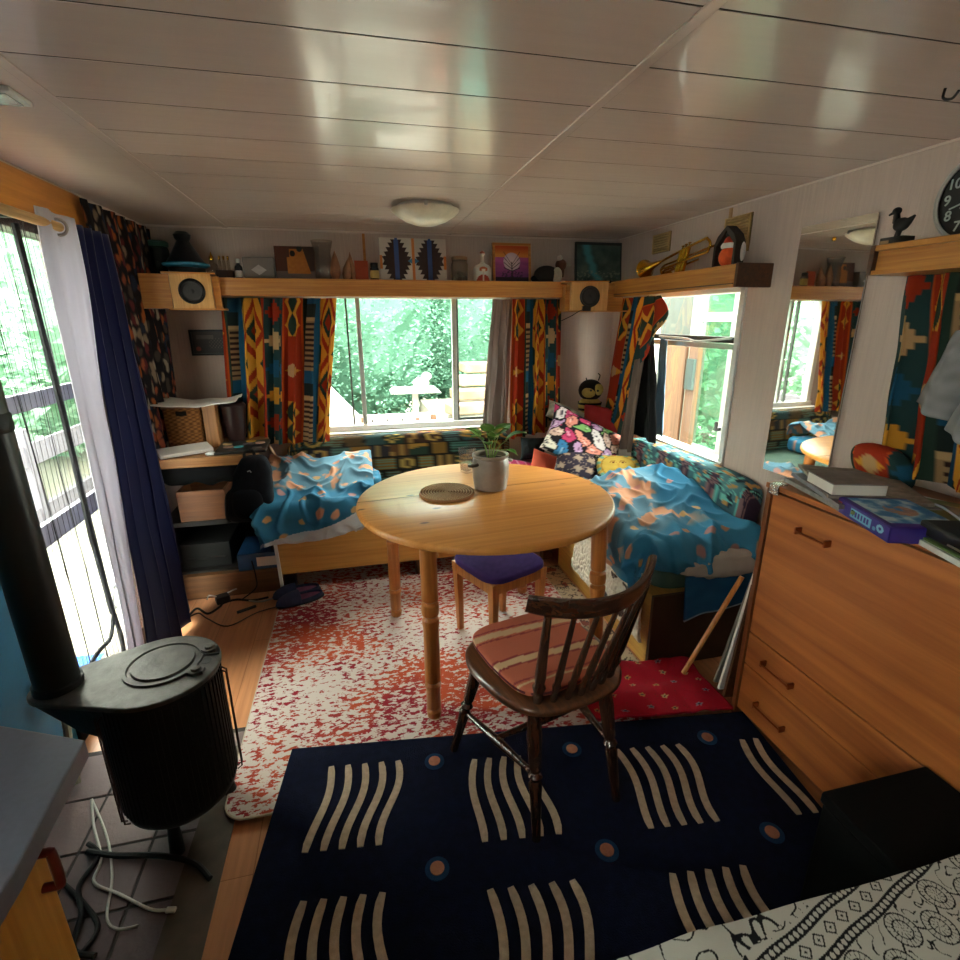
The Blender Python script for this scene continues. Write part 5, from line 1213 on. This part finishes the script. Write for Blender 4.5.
g = MB(); g.bb(-.32, .32, -.85, -.83, 0.0, .36); g.build('end_panel', mk('dark_end_board', '3c2414', .5, 0, .2, 8), t, bevel=.002, smooth=None)
g = MB(); g.bb(-.318, .32, -.83, .95, .345, .36); g.build('bench_top', W_BENCHY, t, smooth=None)
def patch_back(x, y):
    i, j = math.floor(x/.13+.3*math.floor(y/.085)), math.floor(y/.085); r_ = cellr(i, j); fx = x/.13+.3*j-i; fy = y/.085-j
    base = [hx(c) for c in ('5a3a22', '26382e', '6a3018', '2e2a30', '4a3a24', '30484a', '3a241c', '7a5a28')][int(r_*8)]
    if min(fx, 1-fx) < .04 or min(fy, 1-fy) < .06: return hx('1a1614')
    k = int(cellr(i, j, 3)*6)
    if k == 0 and (fx*6) % 1 < .45: return mixc(base, hx('b08a4a'), .7)
    if k == 1 and abs(math.hypot(fx-.5, fy-.5)-.3) < .08: return hx('a88848')
    if k == 2 and (fy*5) % 1 < .4: return mixc(base, hx('5a8a84'), .7)
    if k == 3 and abs(((fx*4) % 1)-.5) < fy*.5: return hx('9a7434')
    if k == 4 and math.sin(math.atan2(fy-.5, fx-.5)*6) > .3 and math.hypot(fx-.5, fy-.5) < .42: return hx('b89850')
    return base
o = soft('back_cushion', 46, 6, lambda p: Vector((.29+p.x*.745, 3.465+p.y*.065+.03*p.z, .62+p.z*.155)), lambda p: patch_back(p.x*.745+2, p.z*.155+p.y*.07+1), FAB, None, (.29, 3.46, .46))
tag(o, 'dark patchwork back cushion below the back window', 'cushion')
def patch_right(x, y):
    n_ = F(x*5, y*7, 3, 3); c = mixc(hx('2c4a58'), hx('4a7478'), .5+n_)
    i = math.floor(x/.23); fx = x/.23-i
    if .35 < fx < .75 and abs(y-1.0) < .09:
        if abs(fx-.35) < .035 or abs(fx-.75) < .035: return hx('5aa8a0')
        return hx('3a2a3c') if (fx*32) % 1 < .55 else hx('7a5a5c')
    if abs(F(x*9, y*9, 8, 2)) < .04: return hx('6ab0a4')
    if F(x*18, y*18, 5) > .32: return hx('b8844a')
    if F(x*22, y*14, 2) < -.3: return hx('1c2a34')
    return c
o = soft('back_cushion', 44, 6, lambda p: Vector((1.735+p.x*.068+.02*p.z, 2.46+p.y*.57, .625+p.z*.155)), lambda p: patch_right(p.y*.57+3, 1+p.z*.155+p.x*.07), FAB, None, (1.735, 2.46, .47))
tag(o, 'teal and green patterned back cushion below the side window', 'cushion')
SEATC = lambda p: mixc(hx('34504e'), hx('5a6a5a'), .5+.5*N(p.x*9, p.y*9))
o = soft('seat_cushion', 16, 8, lambda p: Vector((.35+p.x*.83, 3.17+p.y*.32, .4135+p.z*.05)), SEATC, FAB, None, (.35, 3.17, .363)); tag(o, 'long seat cushion on the bench under the back window', 'cushion')
o = soft('seat_cushion', 16, 8, lambda p: Vector((1.50+p.x*.31, 2.30+p.y*.53, .411+p.z*.05)), SEATC, FAB, None, (1.5, 2.3, .361)); tag(o, 'long seat cushion on the right bench under the blue duvet', 'cushion')
BZ = .464
# blue bedding, left heap
def bedblue(x, y, seed, warm):
    c = mixc(hx('1e5878'), hx('3c80a0'), .5+.5*N(x*3, y*3, seed))
    w = sst(.05, .55, warm+.5*N(x*5, y*5, seed+3))
    c = mixc(c, hx('7a8a94'), .55*w); k = F(x*9, y*9, seed+1, 3)
    if k > .10: c = mixc(c, hx('c08a6c'), sst(.10, .30, k)*clamp(w*1.3))
    i, j = math.floor(x/.095), math.floor(y/.095)
    for a in (i-1, i, i+1):
        for b_ in (j-1, j, j+1):
            if cellr(a, b_, seed) > .42:
                d = math.hypot(x-(a+.5+.5*(cellr(a, b_, 5)-.5))*.095, (y-(b_+.5+.5*(cellr(a, b_, 6)-.5))*.095)*1.25)
                c = mixc(c, (hx('c8805c'), hx('d09a60'), hx('b87c74'))[int(cellr(a, b_, 8)*3)], .85*sst(.026, .017, d+.006*N(x*60, y*60)))
    return c
def crease(x, y, s_):
    wx, wy = x+.05*N(x*4, y*4, s_), y+.05*N(x*4, y*4, s_+9)
    r1 = max(0, 1-2.4*abs(N(wx*4.2, wy*3.4, s_)))**1.6; r2 = max(0, 1-2.6*abs(N(wx*9.5+3, wy*7.5, s_+2)))**1.8
    return .030*r1+.016*r2+.014*N(x*3, y*3, s_+5)
def drop_edge(d, r):
    # arc-length d past an edge -> (outward run, drop)
    if d <= 0: return 0., 0.
    if d < r*PI/2: return r*math.sin(d/r), r*(1-math.cos(d/r))
    return r, r+d-r*PI/2
def drape(name, x0, x1, y0, y1, ex, ey, r, top, amp, seed, cf, parent, off, nu, nv, ey1=9, ex1=9, slant=0.):
    # cloth laid over a support whose edges lie at x=ex (hangs towards -x) and y=ey (hangs towards -y); also falls softly past ex1 / ey1
    cols = []
    def pos(u, v):
        a = x0+(x1-x0)*u; b_ = y0+slant*u*(1-v)+(y1-y0)*v
        ox, dx = drop_edge(ex-a, r); oy, dy = drop_edge(ey-b_, r)
        px = ex-ox if a < ex else a; py = ey-oy if b_ < ey else b_
        h = top(max(px, ex-r), max(py, ey-r)); dr_ = max(dx, dy)+.4*min(dx, dy)
        e1, f1 = drop_edge(a-ex1, r); e2, f2 = drop_edge(b_-ey1, r)
        if a > ex1: px = ex1+e1
        if b_ > ey1: py = ey1+e2
        c = amp*crease(a, b_, seed); k = clamp(dr_/r)
        z = h-dr_-f1-f2+c*(1-k)
        px -= (c*1.2 if dx > dy else .4*c)*k; py -= (c*1.2 if dy >= dx else .4*c)*k
        return Vector((px, py, max(z, parent_floor)))-off
    parent_floor = BZ-.30
    return sheet(name, nu, nv, pos, lambda u, v: cf(x0+(x1-x0)*u, y0+(y1-y0)*v), SOFTF, parent, solid=.014)
t = thing('duvet', 'crumpled blue duvet with salmon blotches folded on the bench end by the desk', 'duvet', (-.27, 3.1, BZ)); off = Vector(t.location)
def cl(x, y):
    w = sst(2.80, 3.05, y)
    c = bedblue(x, y, 2, -.35+1.4*w-.4*max(0, abs(x+.25)-.18)*3)
    return hx('b4bcc4') if y < 2.592+.10*(x+.57)/.64 else c
drape('duvet_top', -.57, .07, 2.58, 3.48, -.50, 2.83, .06, lambda x, y: .54+.125*sst(2.8, 3.3, y)+.015*math.sin(x*9), .95, 3, cl, t, off, 200, 260, ey1=3.34, ex1=.02, slant=.10)
soft('duvet_filling', 14, 4, lambda p: Vector((-.275+.28*p.x, 3.08+.25*p.y, BZ+.035+.035*p.z))-off, lambda p: bedblue(p.x, p.y, 2, -.5), SOFTF, t)
def shcol(p): return mixc(hx('a8a0a8'), hx('cfc8cc'), .5+.5*N(p.x*14, p.y*14, p.z*9))
o = soft('crumpled_sheet', 26, 3, lambda p: Vector((-.16+p.x*.17, 2.79+p.y*.022, .425+p.z*.055+.012*N(p.x*5, 1)))+Vector((0, .012*N(p.x*16, p.z*9), .012*N(p.x*12, p.z*12, 2))), shcol, SOFTF, None, (-.16, 2.8, .38)); tag(o, 'crumpled white sheet showing under the left blue duvet', 'sheet')
o = soft('pillow', 20, 4, lambda p: Vector((.0+p.x*.12, 3.22+p.y*.14, BZ+.062+p.z*.06+.012*N(p.x*3, p.y*3))), lambda p: bedblue(p.x*.2+8, p.y*.2, 7, -.3), SOFTF, None, (0, 3.2, BZ)); tag(o, 'smaller blue pillow tucked behind the left duvet heap', 'pillow')
# right heap
t = thing('duvet', 'crumpled blue duvet with orange blotches spread on the right bench', 'duvet', (1.455, 2.24, BZ)); off = Vector(t.location)
def cr_(x, y):
    w = sst(1.75, 1.30, x)
    return bedblue(x, y, 5, -.35+1.0*w*sst(1.75, 2.0, y))
drape('duvet_top', .94, 1.80, 1.70, 2.60, 1.165, 1.83, .05, lambda x, y: .575+.095*sst(1.9, 2.45, y)+.015*math.sin(x*8+y*3), 1.1, 9, cr_, t, off, 240, 260, ey1=2.48, ex1=1.68)
soft('duvet_filling', 14, 4, lambda p: Vector((1.44+.22*p.x, 2.26+.40*p.y, BZ+.04+.04*p.z))-off, lambda p: bedblue(p.x, p.y, 5, -.5), SOFTF, t)
def drop(u, v):
    x = 1.31+.33*u; y = 1.735-.012*v-.012*math.sin(u*8+1)*v; zt = .45; zb = .245+.05*u+.01*math.sin(u*9)
    return Vector((x, y, zt*(1-v)+zb*v))-off
sheet('duvet_drop', 50, 40, drop, lambda u, v: hx('8a94a0') if v > .96 else mixc(hx('143a58'), hx('1c4a6c'), .5+.5*N(u*4, v*4)), SOFTF, t, solid=.010)
o = soft('pillow', 24, 3, lambda p: Vector((1.50+p.x*.21, 1.79+p.y*.075, .475+p.z*.062*(1+.25*p.x)+.012*N(p.x*4, p.z*4))), lambda p: mixc(hx('9a8c80'), hx('b8aaa0'), .5+.5*N(p.x*4, p.y*4)), SOFTF, None, (1.5, 1.8, .42)); tag(o, 'plain beige pillow end poking out under the right blue duvet', 'pillow')
# sheepskin draped over the right bench front
WOOL = vmat('wool', .98, .9, 60, .1, .4)
def shp(u, v):
    y = 1.84+.66*u; s_ = v*.52
    if s_ < .18: x, z = 1.36-s_, .478
    else: x, z = 1.18-.016-.03*math.sin(min(1, (s_-.18)/.34)*PI*.5), .478-(s_-.18)*.98
    y += (.08*(v-.3)*(1 if u > .5 else -1))*0+.03*math.sin(v*6)*(u-.5); b_ = .012*abs(N(x*40+y*40, y*40, z*40))
    return Vector((x-b_, y-(.10*v*(1-u)), z+b_))
o = sheet('sheepskin', 130, 110, shp, lambda u, v: hx('3a2018') if (F(u*4, v*4, 6, 2) > .18 and v > .62 and u < .45) else mixc(hx('b8ac98'), hx('d4cab8'), .5+.5*N(u*40, v*40)), WOOL, None, (1.2, 2.2, .36), solid=.012); tag(o, 'cream sheepskin draped over the front of the right bench', 'sheepskin')
# cushions in the corner
MULT = [hx(c) for c in ('d8d0d0', 'b83a64', '7aa864', '3a7aa8', 'd88a7a', 'b890b8', 'e0d8c8', 'd0b0a0')]
def facec(u, v, s_):
    x, y = u*.50+.03*N(u*6, v*6, 1), v*.34+.03*N(u*6, v*6, 4); g_ = .085; i, j = math.floor(x/g_), math.floor(y/g_); best = 9; b2 = 9; ci = 0
    for a in range(i-1, i+2):
        for b_ in range(j-1, j+2):
            an = cellr(a, b_, 4)*PI; dx, dy = x-(a+.5+.6*(cellr(a, b_)-.5))*g_, y-(b_+.5+.6*(cellr(a, b_, 2)-.5))*g_
            d = math.hypot((dx*math.cos(an)+dy*math.sin(an))*.62, (-dx*math.sin(an)+dy*math.cos(an))*1.35)
            if d < best: b2 = best; best = d; ci = int(cellr(a, b_, 9)*8)
            elif d < b2: b2 = d
    if s_ < 0: return hx('2a1c28')
    if b2-best < .009 or best > .047: return hx('17131a')
    c = MULT[ci]
    if best < .010: return hx('1c2438') if ci in (0, 6) else mixc(c, hx('ffffff'), .4)
    if .017 < best < .021: return mixc(c, hx('301828'), .5)
    return c
def at_c(name, ctr, xa, ya, w, h, t_, cf, label, plump=.5):
    o = cushion(name, w, h, t_, cf, FAB, frameM(ctr, xa, ya), None, ctr, plump=plump); return tag(o, label, 'cushion')
at_c('cushion', (1.40, 3.02, .745), (.40, -.10, -.20), (.17, .16, .19), .52, .36, .13, facec, 'black cushion with colourful swirling shapes on top of the corner pile')
def flor(u, v, s_):
    i, j = math.floor(u/.22), math.floor(v/.28); d = math.hypot((u/.22-i-.5)*1.0+.3*(cellr(i, j)-.5), (v/.28-j-.5)+.3*(cellr(i, j, 2)-.5)); an = math.atan2(v/.28-j-.5, u/.22-i-.5)
    if d < .34*(.8+.2*math.cos(5*an)): return mixc(hx('b09a84'), hx('8a7468'), d*2)
    if abs(F(u*7, v*7, 3, 2)) < .035: return hx('8a7a70')
    return hx('362f3c')
at_c('cushion', (1.37, 2.90, .60), (.42, -.10, -.12), (.03, .14, .22), .42, .26, .11, flor, 'dark cushion with pale flowers under the swirling one')
at_c('cushion', (1.655, 3.24, .80), (.34, -.10, -.06), (.05, .14, .24), .32, .28, .11, lambda u, v, s_: mixc(hx('a8323a'), hx('c04a50'), .5+.5*N(u*5, v*5)), 'plain red cushion behind the swirling one by the curtain')
at_c('cushion', (1.17, 3.02, .575), (.28, -.08, -.10), (.05, .12, .2), .26, .22, .10, lambda u, v, s_: mixc(hx('b84a38'), hx('cc6048'), .5+.5*N(u*5, v*5)), 'plain coral cushion to the left of the flowered one')
at_c('cushion', (1.02, 3.12, .545), (.24, -.04, -.05), (.02, .16, .12), .22, .18, .09, lambda u, v, s_: hx('d08ab0') if (u*4+v) % 1 < .25 else hx('b03a6a'), 'small pink striped cushion beside the coral one')
at_c('cushion', (1.145, 3.26, .66), (.14, -.04, .0), (.0, .08, .16), .17, .16, .08, lambda u, v, s_: hx('22282a'), 'small dark grey cushion standing behind the coral one')
def artc(u, v, s_):
    n_ = F(u*6, v*6, 2); c = mixc(hx('8a8a80'), hx('b0aa94'), .5+n_)
    if math.hypot(u-.5, v-.5) < .22: c = mixc(hx('2a2426'), hx('7a5a4a'), .5+.8*n_)
    return c
at_c('cushion', (1.36, 3.27, .885), (.24, -.06, -.10), (.06, .14, .10), .24, .17, .07, artc, 'small grey printed cushion at the back top of the corner pile')
def sunc(u, v, s_):
    d = math.hypot((u-.38)*1.35, v-.5); an = math.atan2(v-.5, (u-.38)*1.35)
    if d < .42:
        for ex in (.30, .47):
            e_ = math.hypot((u-ex)*1.5, v-.60)
            if e_ < .035: return hx('6a3a1c')
            if abs(e_-.07) < .014 and v > .60: return hx('8a5a24')
        if abs(u-.385) < .015 and .38 < v < .58: return hx('b08a3a')
        if abs(v-(.30+.3*(u-.385)**2*9)) < .02 and abs(u-.385) < .10: return hx('a03a2c')
        return hx('b89a44') if d < .38 else hx('a07a30')
    if d < .52: return hx('6a9a84') if math.sin(an*14) > 0 else hx('c8a850')
    return mixc(hx('121212'), hx('6a6a62'), 1 if F(u*30, v*24, 7) > .18 else 0)
at_c('cushion', (1.575, 2.80, .61), (.44, -.08, -.02), (.02, .16, .13), .36, .22, .09, sunc, 'black speckled cushion with a yellow sun face beside the right duvet')
# bee soft toy
t = thing('bee_toy', 'black and yellow bee soft toy sitting in the back corner', 'soft toy', (1.60, 3.38, .89), -.25)
BEEY = mk('bee_yellow', 'a8904a', .95, 0, .2, 50, .3, 150)
g = MB(); g.sph((0, 0, .135), (.085, .07, .075)); g.build('head', PLB, t)
g = MB(); g.sph((-.02, -.052, .125), (.05, .025, .036)); g.sph((.045, -.052, .145), (.034, .022, .04)); fc_ = g.build('face', BEEY, t)
g = MB(); g.sph((.035, -.078, .14), (.008, .006, .008), 10, 6); g.sph((-.012, -.079, .142), (.007, .005, .007), 10, 6); g.build('eye', BLACK, fc_)
g = MB(); g.sph((0, 0, .03), (.082, .065, .062)); bd_ = g.build('body', BEEY, t)
g = MB()
for z in (.005, .045): g.lathe([(.083*math.sqrt(max(0, 1-((z-.03)/.07)**2))+.001, z-.008), (.083*math.sqrt(max(0, 1-((z-.03)/.07)**2))+.003, z+.008)], (0, 0, 0), 24, Matrix.Scale(.82, 4, (0, 1, 0)), cap=False)
g.build('stripe', PLB, bd_)
g = MB(); g.tube([(.05, 0, .20), (.06, 0, .235), (.045, -.01, .25)], .004, 6, sm=3); g.tube([(-.03, 0, .205), (-.035, 0, .22)], .004, 6); g.build('antenna', PLB, t)
SKY, EXPO = 40.0, 0.0
# ---------------------------------------------------------------- outdoors
GZ = -.55
GRS = mk('pale_gravel', '7c786c', .9, 0, .15, 3, .3, 20)
g = MB(); g.bb(-12, 14, -6, 22, GZ-.1, GZ); g.b.faces.ensure_lookup_table(); o = g.build('ground', GRS, smooth=None); struct(o)
rf = random.Random(3)
def bush(name, label, cx, cy, w, d, z0, z1, n, cols, ls, group=None):
    t = thing(name, label, 'bush', (cx, cy, GZ), 0, group)
    g = MB(); g.turned((0, 0, 0), (.05, .03, (z1-GZ)*.6), [(.07, 0), (.04, 1)], 8); g.build('trunk', W_DARK, t)
    vs = []; fs = []; cc = []; H = (z1-z0)/2; zc = (z0+z1)/2-GZ
    for k in range(n):
        a = rf.uniform(0, 2*PI); ph = math.asin(rf.uniform(-1, 1)); rr = rf.uniform(.72, 1.)**.6
        lump = 1+.18*N(math.cos(a)*3+cx, math.sin(a)*3, ph*3)
        p = Vector((w/2*rr*lump*math.cos(ph)*math.cos(a), d/2*rr*lump*math.cos(ph)*math.sin(a), zc+H*rr*lump*math.sin(ph)))
        q = Matrix.Rotation(rf.uniform(0, 6.28), 3, 'Z') @ Matrix.Rotation(rf.uniform(-1., 1.), 3, 'X') @ Matrix.Rotation(rf.uniform(-.8, .8), 3, 'Y')
        s_ = ls*rf.uniform(.6, 1.3); b0 = len(vs)
        for (x, y, z) in ((-s_*.5, 0, 0), (0, -s_*.28, .05*s_), (s_*.6, 0, -.1*s_), (0, s_*.28, .05*s_)): vs.append(p+q @ Vector((x, y, z)))
        fs.append((b0, b0+1, b0+2, b0+3)); c = mixc(hx(cols[0]), hx(cols[1]), rf.random()); cc += [c]*4
    ng = 28; base = len(vs)
    for j in range(ng+1):
        for i in range(ng):
            a = 2*PI*i/ng; ph = -PI/2+PI*j/ng; rr = .74*(1+.2*N(math.cos(a)*math.cos(ph)*4+cx, math.sin(a)*math.cos(ph)*4, math.sin(ph)*4))
            vs.append(Vector((w/2*rr*math.cos(ph)*math.cos(a), d/2*rr*math.cos(ph)*math.sin(a), zc+H*rr*math.sin(ph)))); cc.append(mixc(hx(cols[0]), hx(cols[1]), .3+.3*N(a*5, ph*7)))
    fs += [(base+j*ng+i, base+j*ng+(i+1) % ng, base+(j+1)*ng+(i+1) % ng, base+(j+1)*ng+i) for j in range(ng) for i in range(ng)]
    g = MB(); g.add(vs, fs); o = g.build('foliage', LEAFM, t, smooth=None, recalc=False); paint(o, cc); return t
GC = ('456f5c', '82b096')
for k, (x, y, w, z1, lb) in enumerate(((-1.6, 8.2, 3.0, 3.0, 'light green leafy bush at the left of the back window view'), (.3, 8.9, 2.8, 3.6, 'tall green leafy bush in the middle of the back window view'), (2.1, 9.2, 2.8, 3.4, 'green leafy bush right of centre beyond the back window'), (4.0, 9.0, 3.2, 3.4, 'green leafy bush at the far right beyond the back window'), (-.6, 10.6, 5.0, 5.2, 'big pale tree rising behind the left bushes'), (2.9, 10.6, 5.0, 5.4, 'big pale tree rising behind the right bushes'))):
    bush('bush', lb, x, y, w, 2.0, GZ-.1, z1, 20000 if k < 4 else 11000, GC, .065 if k < 4 else .13, 'bushes behind the van')
bush('bush', 'green bush beyond the side window', 5.0, 6.6, 3.2, 4.2, GZ-.1, 4.6, 9000, ('34604a', '6ea080'), .12)
bush('bush', 'pale green bush beyond the glazed door', -5.2, 6.5, 3.5, 4.0, GZ-.1, 2.6, 6000, ('7aa488', 'b4d0b8'), .15)
bush('bush', 'second pale green bush farther along beyond the glazed door', -4.6, 9.6, 3.4, 3.0, GZ-.1, 3.4, 5000, ('7aa488', 'b4d0b8'), .16)
CANV = mk('white_canvas', '98948c', .9, 0, .03)
t = thing('tent', 'white canvas bell tent outside the back window', 'tent', (-.92, 6.6, GZ))
g = MB(); g.lathe([(1.12, 0), (1.10, .75), (.02, 2.0)], seg=14, cap=False); g.build('canvas', CANV, t, smooth=None)
g = MB(); g.cyl((0, 0, 0), (0, 0, 2.06), .02); g.build('tent_pole', W_OUT, t)
t = thing('garden_bench', 'white painted garden bench with slots outside the back window', 'bench', (.45, 6.0, GZ))
g = MB(); g.bb(-.42, .45, -.03, 0, .80, 1.02); g.build('backrest', CANV, t, smooth=None)
for k in range(4):
    g = MB(); g.box((-.30+.17*k, -.033, .91), (.018, .006, .12), ry=.35); g.build('slot', mk('slot_grey', '2c2c2a', .8), t, smooth=None)
g = MB(); g.bb(-.42, .45, -.40, -.03, .62, .66); g.build('seat', CANV, t, smooth=None)
for x in (-.38, .41):
    for y in (-.36, -.04):
        g = MB(); g.bb(x-.03, x+.03, y-.03, y+.03, 0, .64 if y < -.1 else 1.0); g.build('leg', W_OUT, t, smooth=None)
t = thing('bird_table', 'white bird table on a post outside the back window', 'bird table', (.72, 6.5, GZ))
g = MB(); g.bb(-.035, .035, -.035, .035, 0, 1.20); g.build('post', CANV, t, smooth=None)
g = MB(); g.prism([(-.30, 1.20), (.30, 1.20), (.26, 1.24), (-.26, 1.24)], -.2, .2, Matrix.Rotation(PI/2, 4, 'X')); g.build('tray', CANV, t, smooth=None)
g = MB(); g.sph((.08, 0, 1.30), (.10, .08, .07)); g.sph((.15, 0, 1.38), (.06, .05, .05)); g.build('stone', mk('pale_stone', 'd8d4cc', .8), t)
g = MB(); g.bb(-.22, .20, -.16, .16, 0, .95); tag(g.build('white_cabinet', CANV, None, None, smooth=None), 'x', 'cabinet')
o = bpy.data.objects['white_cabinet']; o.location = (.84, 6.15, GZ); o['label'] = 'white painted cupboard standing outside under the back window'
g = MB(); g.bb(-.02, .02, -.02, .02, 0, 1.0); o = g.build('fence_post', mk('reddish_post', '5a3c30', .8), smooth=None); o.location = (.66, 5.8, GZ); tag(o, 'reddish wooden post before the white cupboard outside', 'post')
g = MB(); g.bb(-.025, .025, -.02, .02, 0, .95); o = g.build('fence_post', mk('grey_post', '3c3a3a', .8), smooth=None); o.location = (.87, 5.7, GZ); tag(o, 'grey short post right of the reddish one outside', 'post')
g = MB(); g.lathe([(.10, 0), (.14, .24), (.12, .24), (.001, .2)]); o = g.build('flower_pot', mk('salmon_pot', '8c4c3c', .7)); o.location = (1.02, 5.7, GZ+.64); tag(o, 'salmon coloured pot on a stand outside the back window', 'pot')
g = MB(); g.bb(-.2, .2, -.2, .2, 0, .64); o = g.build('crate', W_OUT, smooth=None); o.location = (1.06, 5.7, GZ); tag(o, 'wooden crate under the salmon pot outside', 'crate')
g = MB(); g.bb(-.22, .22, -.2, .2, 0, .75); o = g.build('water_tank', mk('turquoise_tank', '3c8884', .5)); o.location = (1.52, 6.3, GZ); tag(o, 'turquoise tank outside at the right of the back window', 'tank')
for k in range(4):
    g = MB(); g.box((0, 0, .07), (1.1, .35, .14), rz=.1); o = g.build('log_step', mk('pale_log_%d' % k, ('7c6a54', '6e5e4a', '84745e', '766650')[k], .9, 0, .25, 8), bevel=.02); o.location = (1.75+.12*k, 7.0+.25*k, GZ+.82+.16*k)
    tag(o, ('lowest', 'second lowest', 'second highest', 'highest')[k]+' of four pale timber steps on the bank outside', 'step', 'timber steps on the bank')
g = MB(); g.bb(1.0, 3.2, 6.85, 8.4, GZ, GZ+.82); struct(g.build('ground_bank', GRS, smooth=None))
# porch outside the side window
t = thing('porch_screen', 'white framed porch glazing with dark stays outside the side window', 'porch', (2.45, 3.15, GZ)); W_ = mk('porch_white', '8a928e', .6)
for y in (-.13, .30):
    g = MB(); g.bb(-.03, .03, y-.045, y+.045, 0, 2.7); g.build('post', W_, t, smooth=None)
g = MB()
g.bb(-.02, .02, -.13, .30, 2.03, 2.09); g.bb(-.02, .02, -.13, .30, 1.10, 1.15); g.bb(-.02, .02, -.13, .30, .0, .9); g.bb(-.02, .02, -.13, .30, 2.6, 2.7); g.build('rail', W_, t, smooth=None)
g = MB(); g.bb(-.004, .004, -.12, .29, .9, 2.65); g.build('porch_pane', glass('frosted_pane', 'dff0e4', 1, .10, '6a8876'), t, smooth=None)
for k, (y, w, lb) in enumerate(((3.64, .30, 'wide weathered plank of the porch wall outside the side window'), (3.40, .10, 'narrow weathered plank beside the white porch post outside'))):
    g = MB(); g.bb(-.02, .02, -w/2, w/2, 0, 1.86); o = g.build('plank', W_OUT, smooth=None); o.location = (2.42, y, GZ); tag(o, lb, 'plank', 'planks of the porch wall')
g = MB(); g.bb(-.01, .01, -.045, .045, 0, .22); o = g.build('door_plate', mk('grey_green_plate', '2c3836', .5), bpy.data.objects['plank.001'], smooth=None); o.location = (-.03, 0, 1.55)
g = MB(); g.bb(2.5, 2.55, 3.47, 5.0, GZ, 2.3); struct(g.build('porch_wall', mk('porch_grey', '3c403c', .8), smooth=None))
# outside the door: railing, step, mat
g = MB(); g.bb(-3.05, -3.0, 3.5, 9.5, GZ+.75, GZ+.95); g.bb(-3.05, -3.0, 3.5, 9.5, GZ+.2, GZ+.35)
for y in (3.6, 5.5, 7.4, 9.3): g.bb(-3.07, -2.98, y, y+.1, GZ, GZ+1.1)
tag(g.build('garden_fence', mk('grey_lilac_fence', '5a565e', .8), None, (-3.0, 6, GZ), smooth=None), 'pale grey fence outside the glazed door', 'fence')
g = MB(); g.bb(-2.4, -1.18, 1.4, 3.4, GZ, -.06); struct(g.build('door_step', GRS, smooth=None))
def matc(u, v):
    if min(u, 1-u, v, 1-v) < .08: return hx('2a5aa8')
    if abs(v-.5) < .25 and (math.sin(u*40)*.5+math.sin(v*30+u*9)) > .35: return hx('e0c040')
    return hx('2450a0')
o = sheet('door_mat', 60, 40, lambda u, v: (-1.62+.42*u, 2.0+.55*v, -.055), matc, FAB, None, (-1.4, 2.3, -.06), solid=.008); tag(o, 'blue and yellow door mat on the step outside the glazed door', 'mat')
# ---------------------------------------------------------------- sky, daylight, camera
sc = bpy.context.scene
wd = bpy.data.worlds.new('overcast'); sc.world = wd; wd.use_nodes = True; nt = wd.node_tree
bg = nt.nodes['Background']; tc = nt.nodes.new('ShaderNodeTexCoord'); sp = nt.nodes.new('ShaderNodeSeparateXYZ'); nt.links.new(tc.outputs['Generated'], sp.inputs[0])
cr = nt.nodes.new('ShaderNodeValToRGB'); cr.color_ramp.elements[0].position = .0; cr.color_ramp.elements[0].color = (.80, .76, .70, 1); cr.color_ramp.elements[1].position = .7; cr.color_ramp.elements[1].color = (1, .92, .86, 1)
nt.links.new(sp.outputs['Z'], cr.inputs[0]); nt.links.new(cr.outputs[0], bg.inputs[0]); bg.inputs[1].default_value = SKY
cam = bpy.data.cameras.new('camera'); cam.sensor_width = 36; cam.lens = 19.5; cam.clip_start = .02
co = bpy.data.objects.new('camera', cam); C.objects.link(co)
Dv = Vector((-130, -160, 520)).normalized(); Vv = Vector((6, 1670, 520)); Vv = (Vv-Dv*Vv.dot(Dv)).normalized(); Rv = Vv.cross(Dv)
# rows of R: world x, y, z axes in camera (right, down, forward) coordinates
R = Matrix((Rv, Dv, -Vv))
right, down, fwd = R.col[0], R.col[1], R.col[2]
B = Matrix((right, -down, -fwd)).transposed().to_4x4(); B.translation = (0, 0, 1.5); co.matrix_world = B
sc.camera = co
vs_ = sc.view_settings; vs_.view_transform = 'Standard'; vs_.look = 'None'; vs_.gamma = 1; vs_.use_curve_mapping = False; vs_.exposure = EXPO
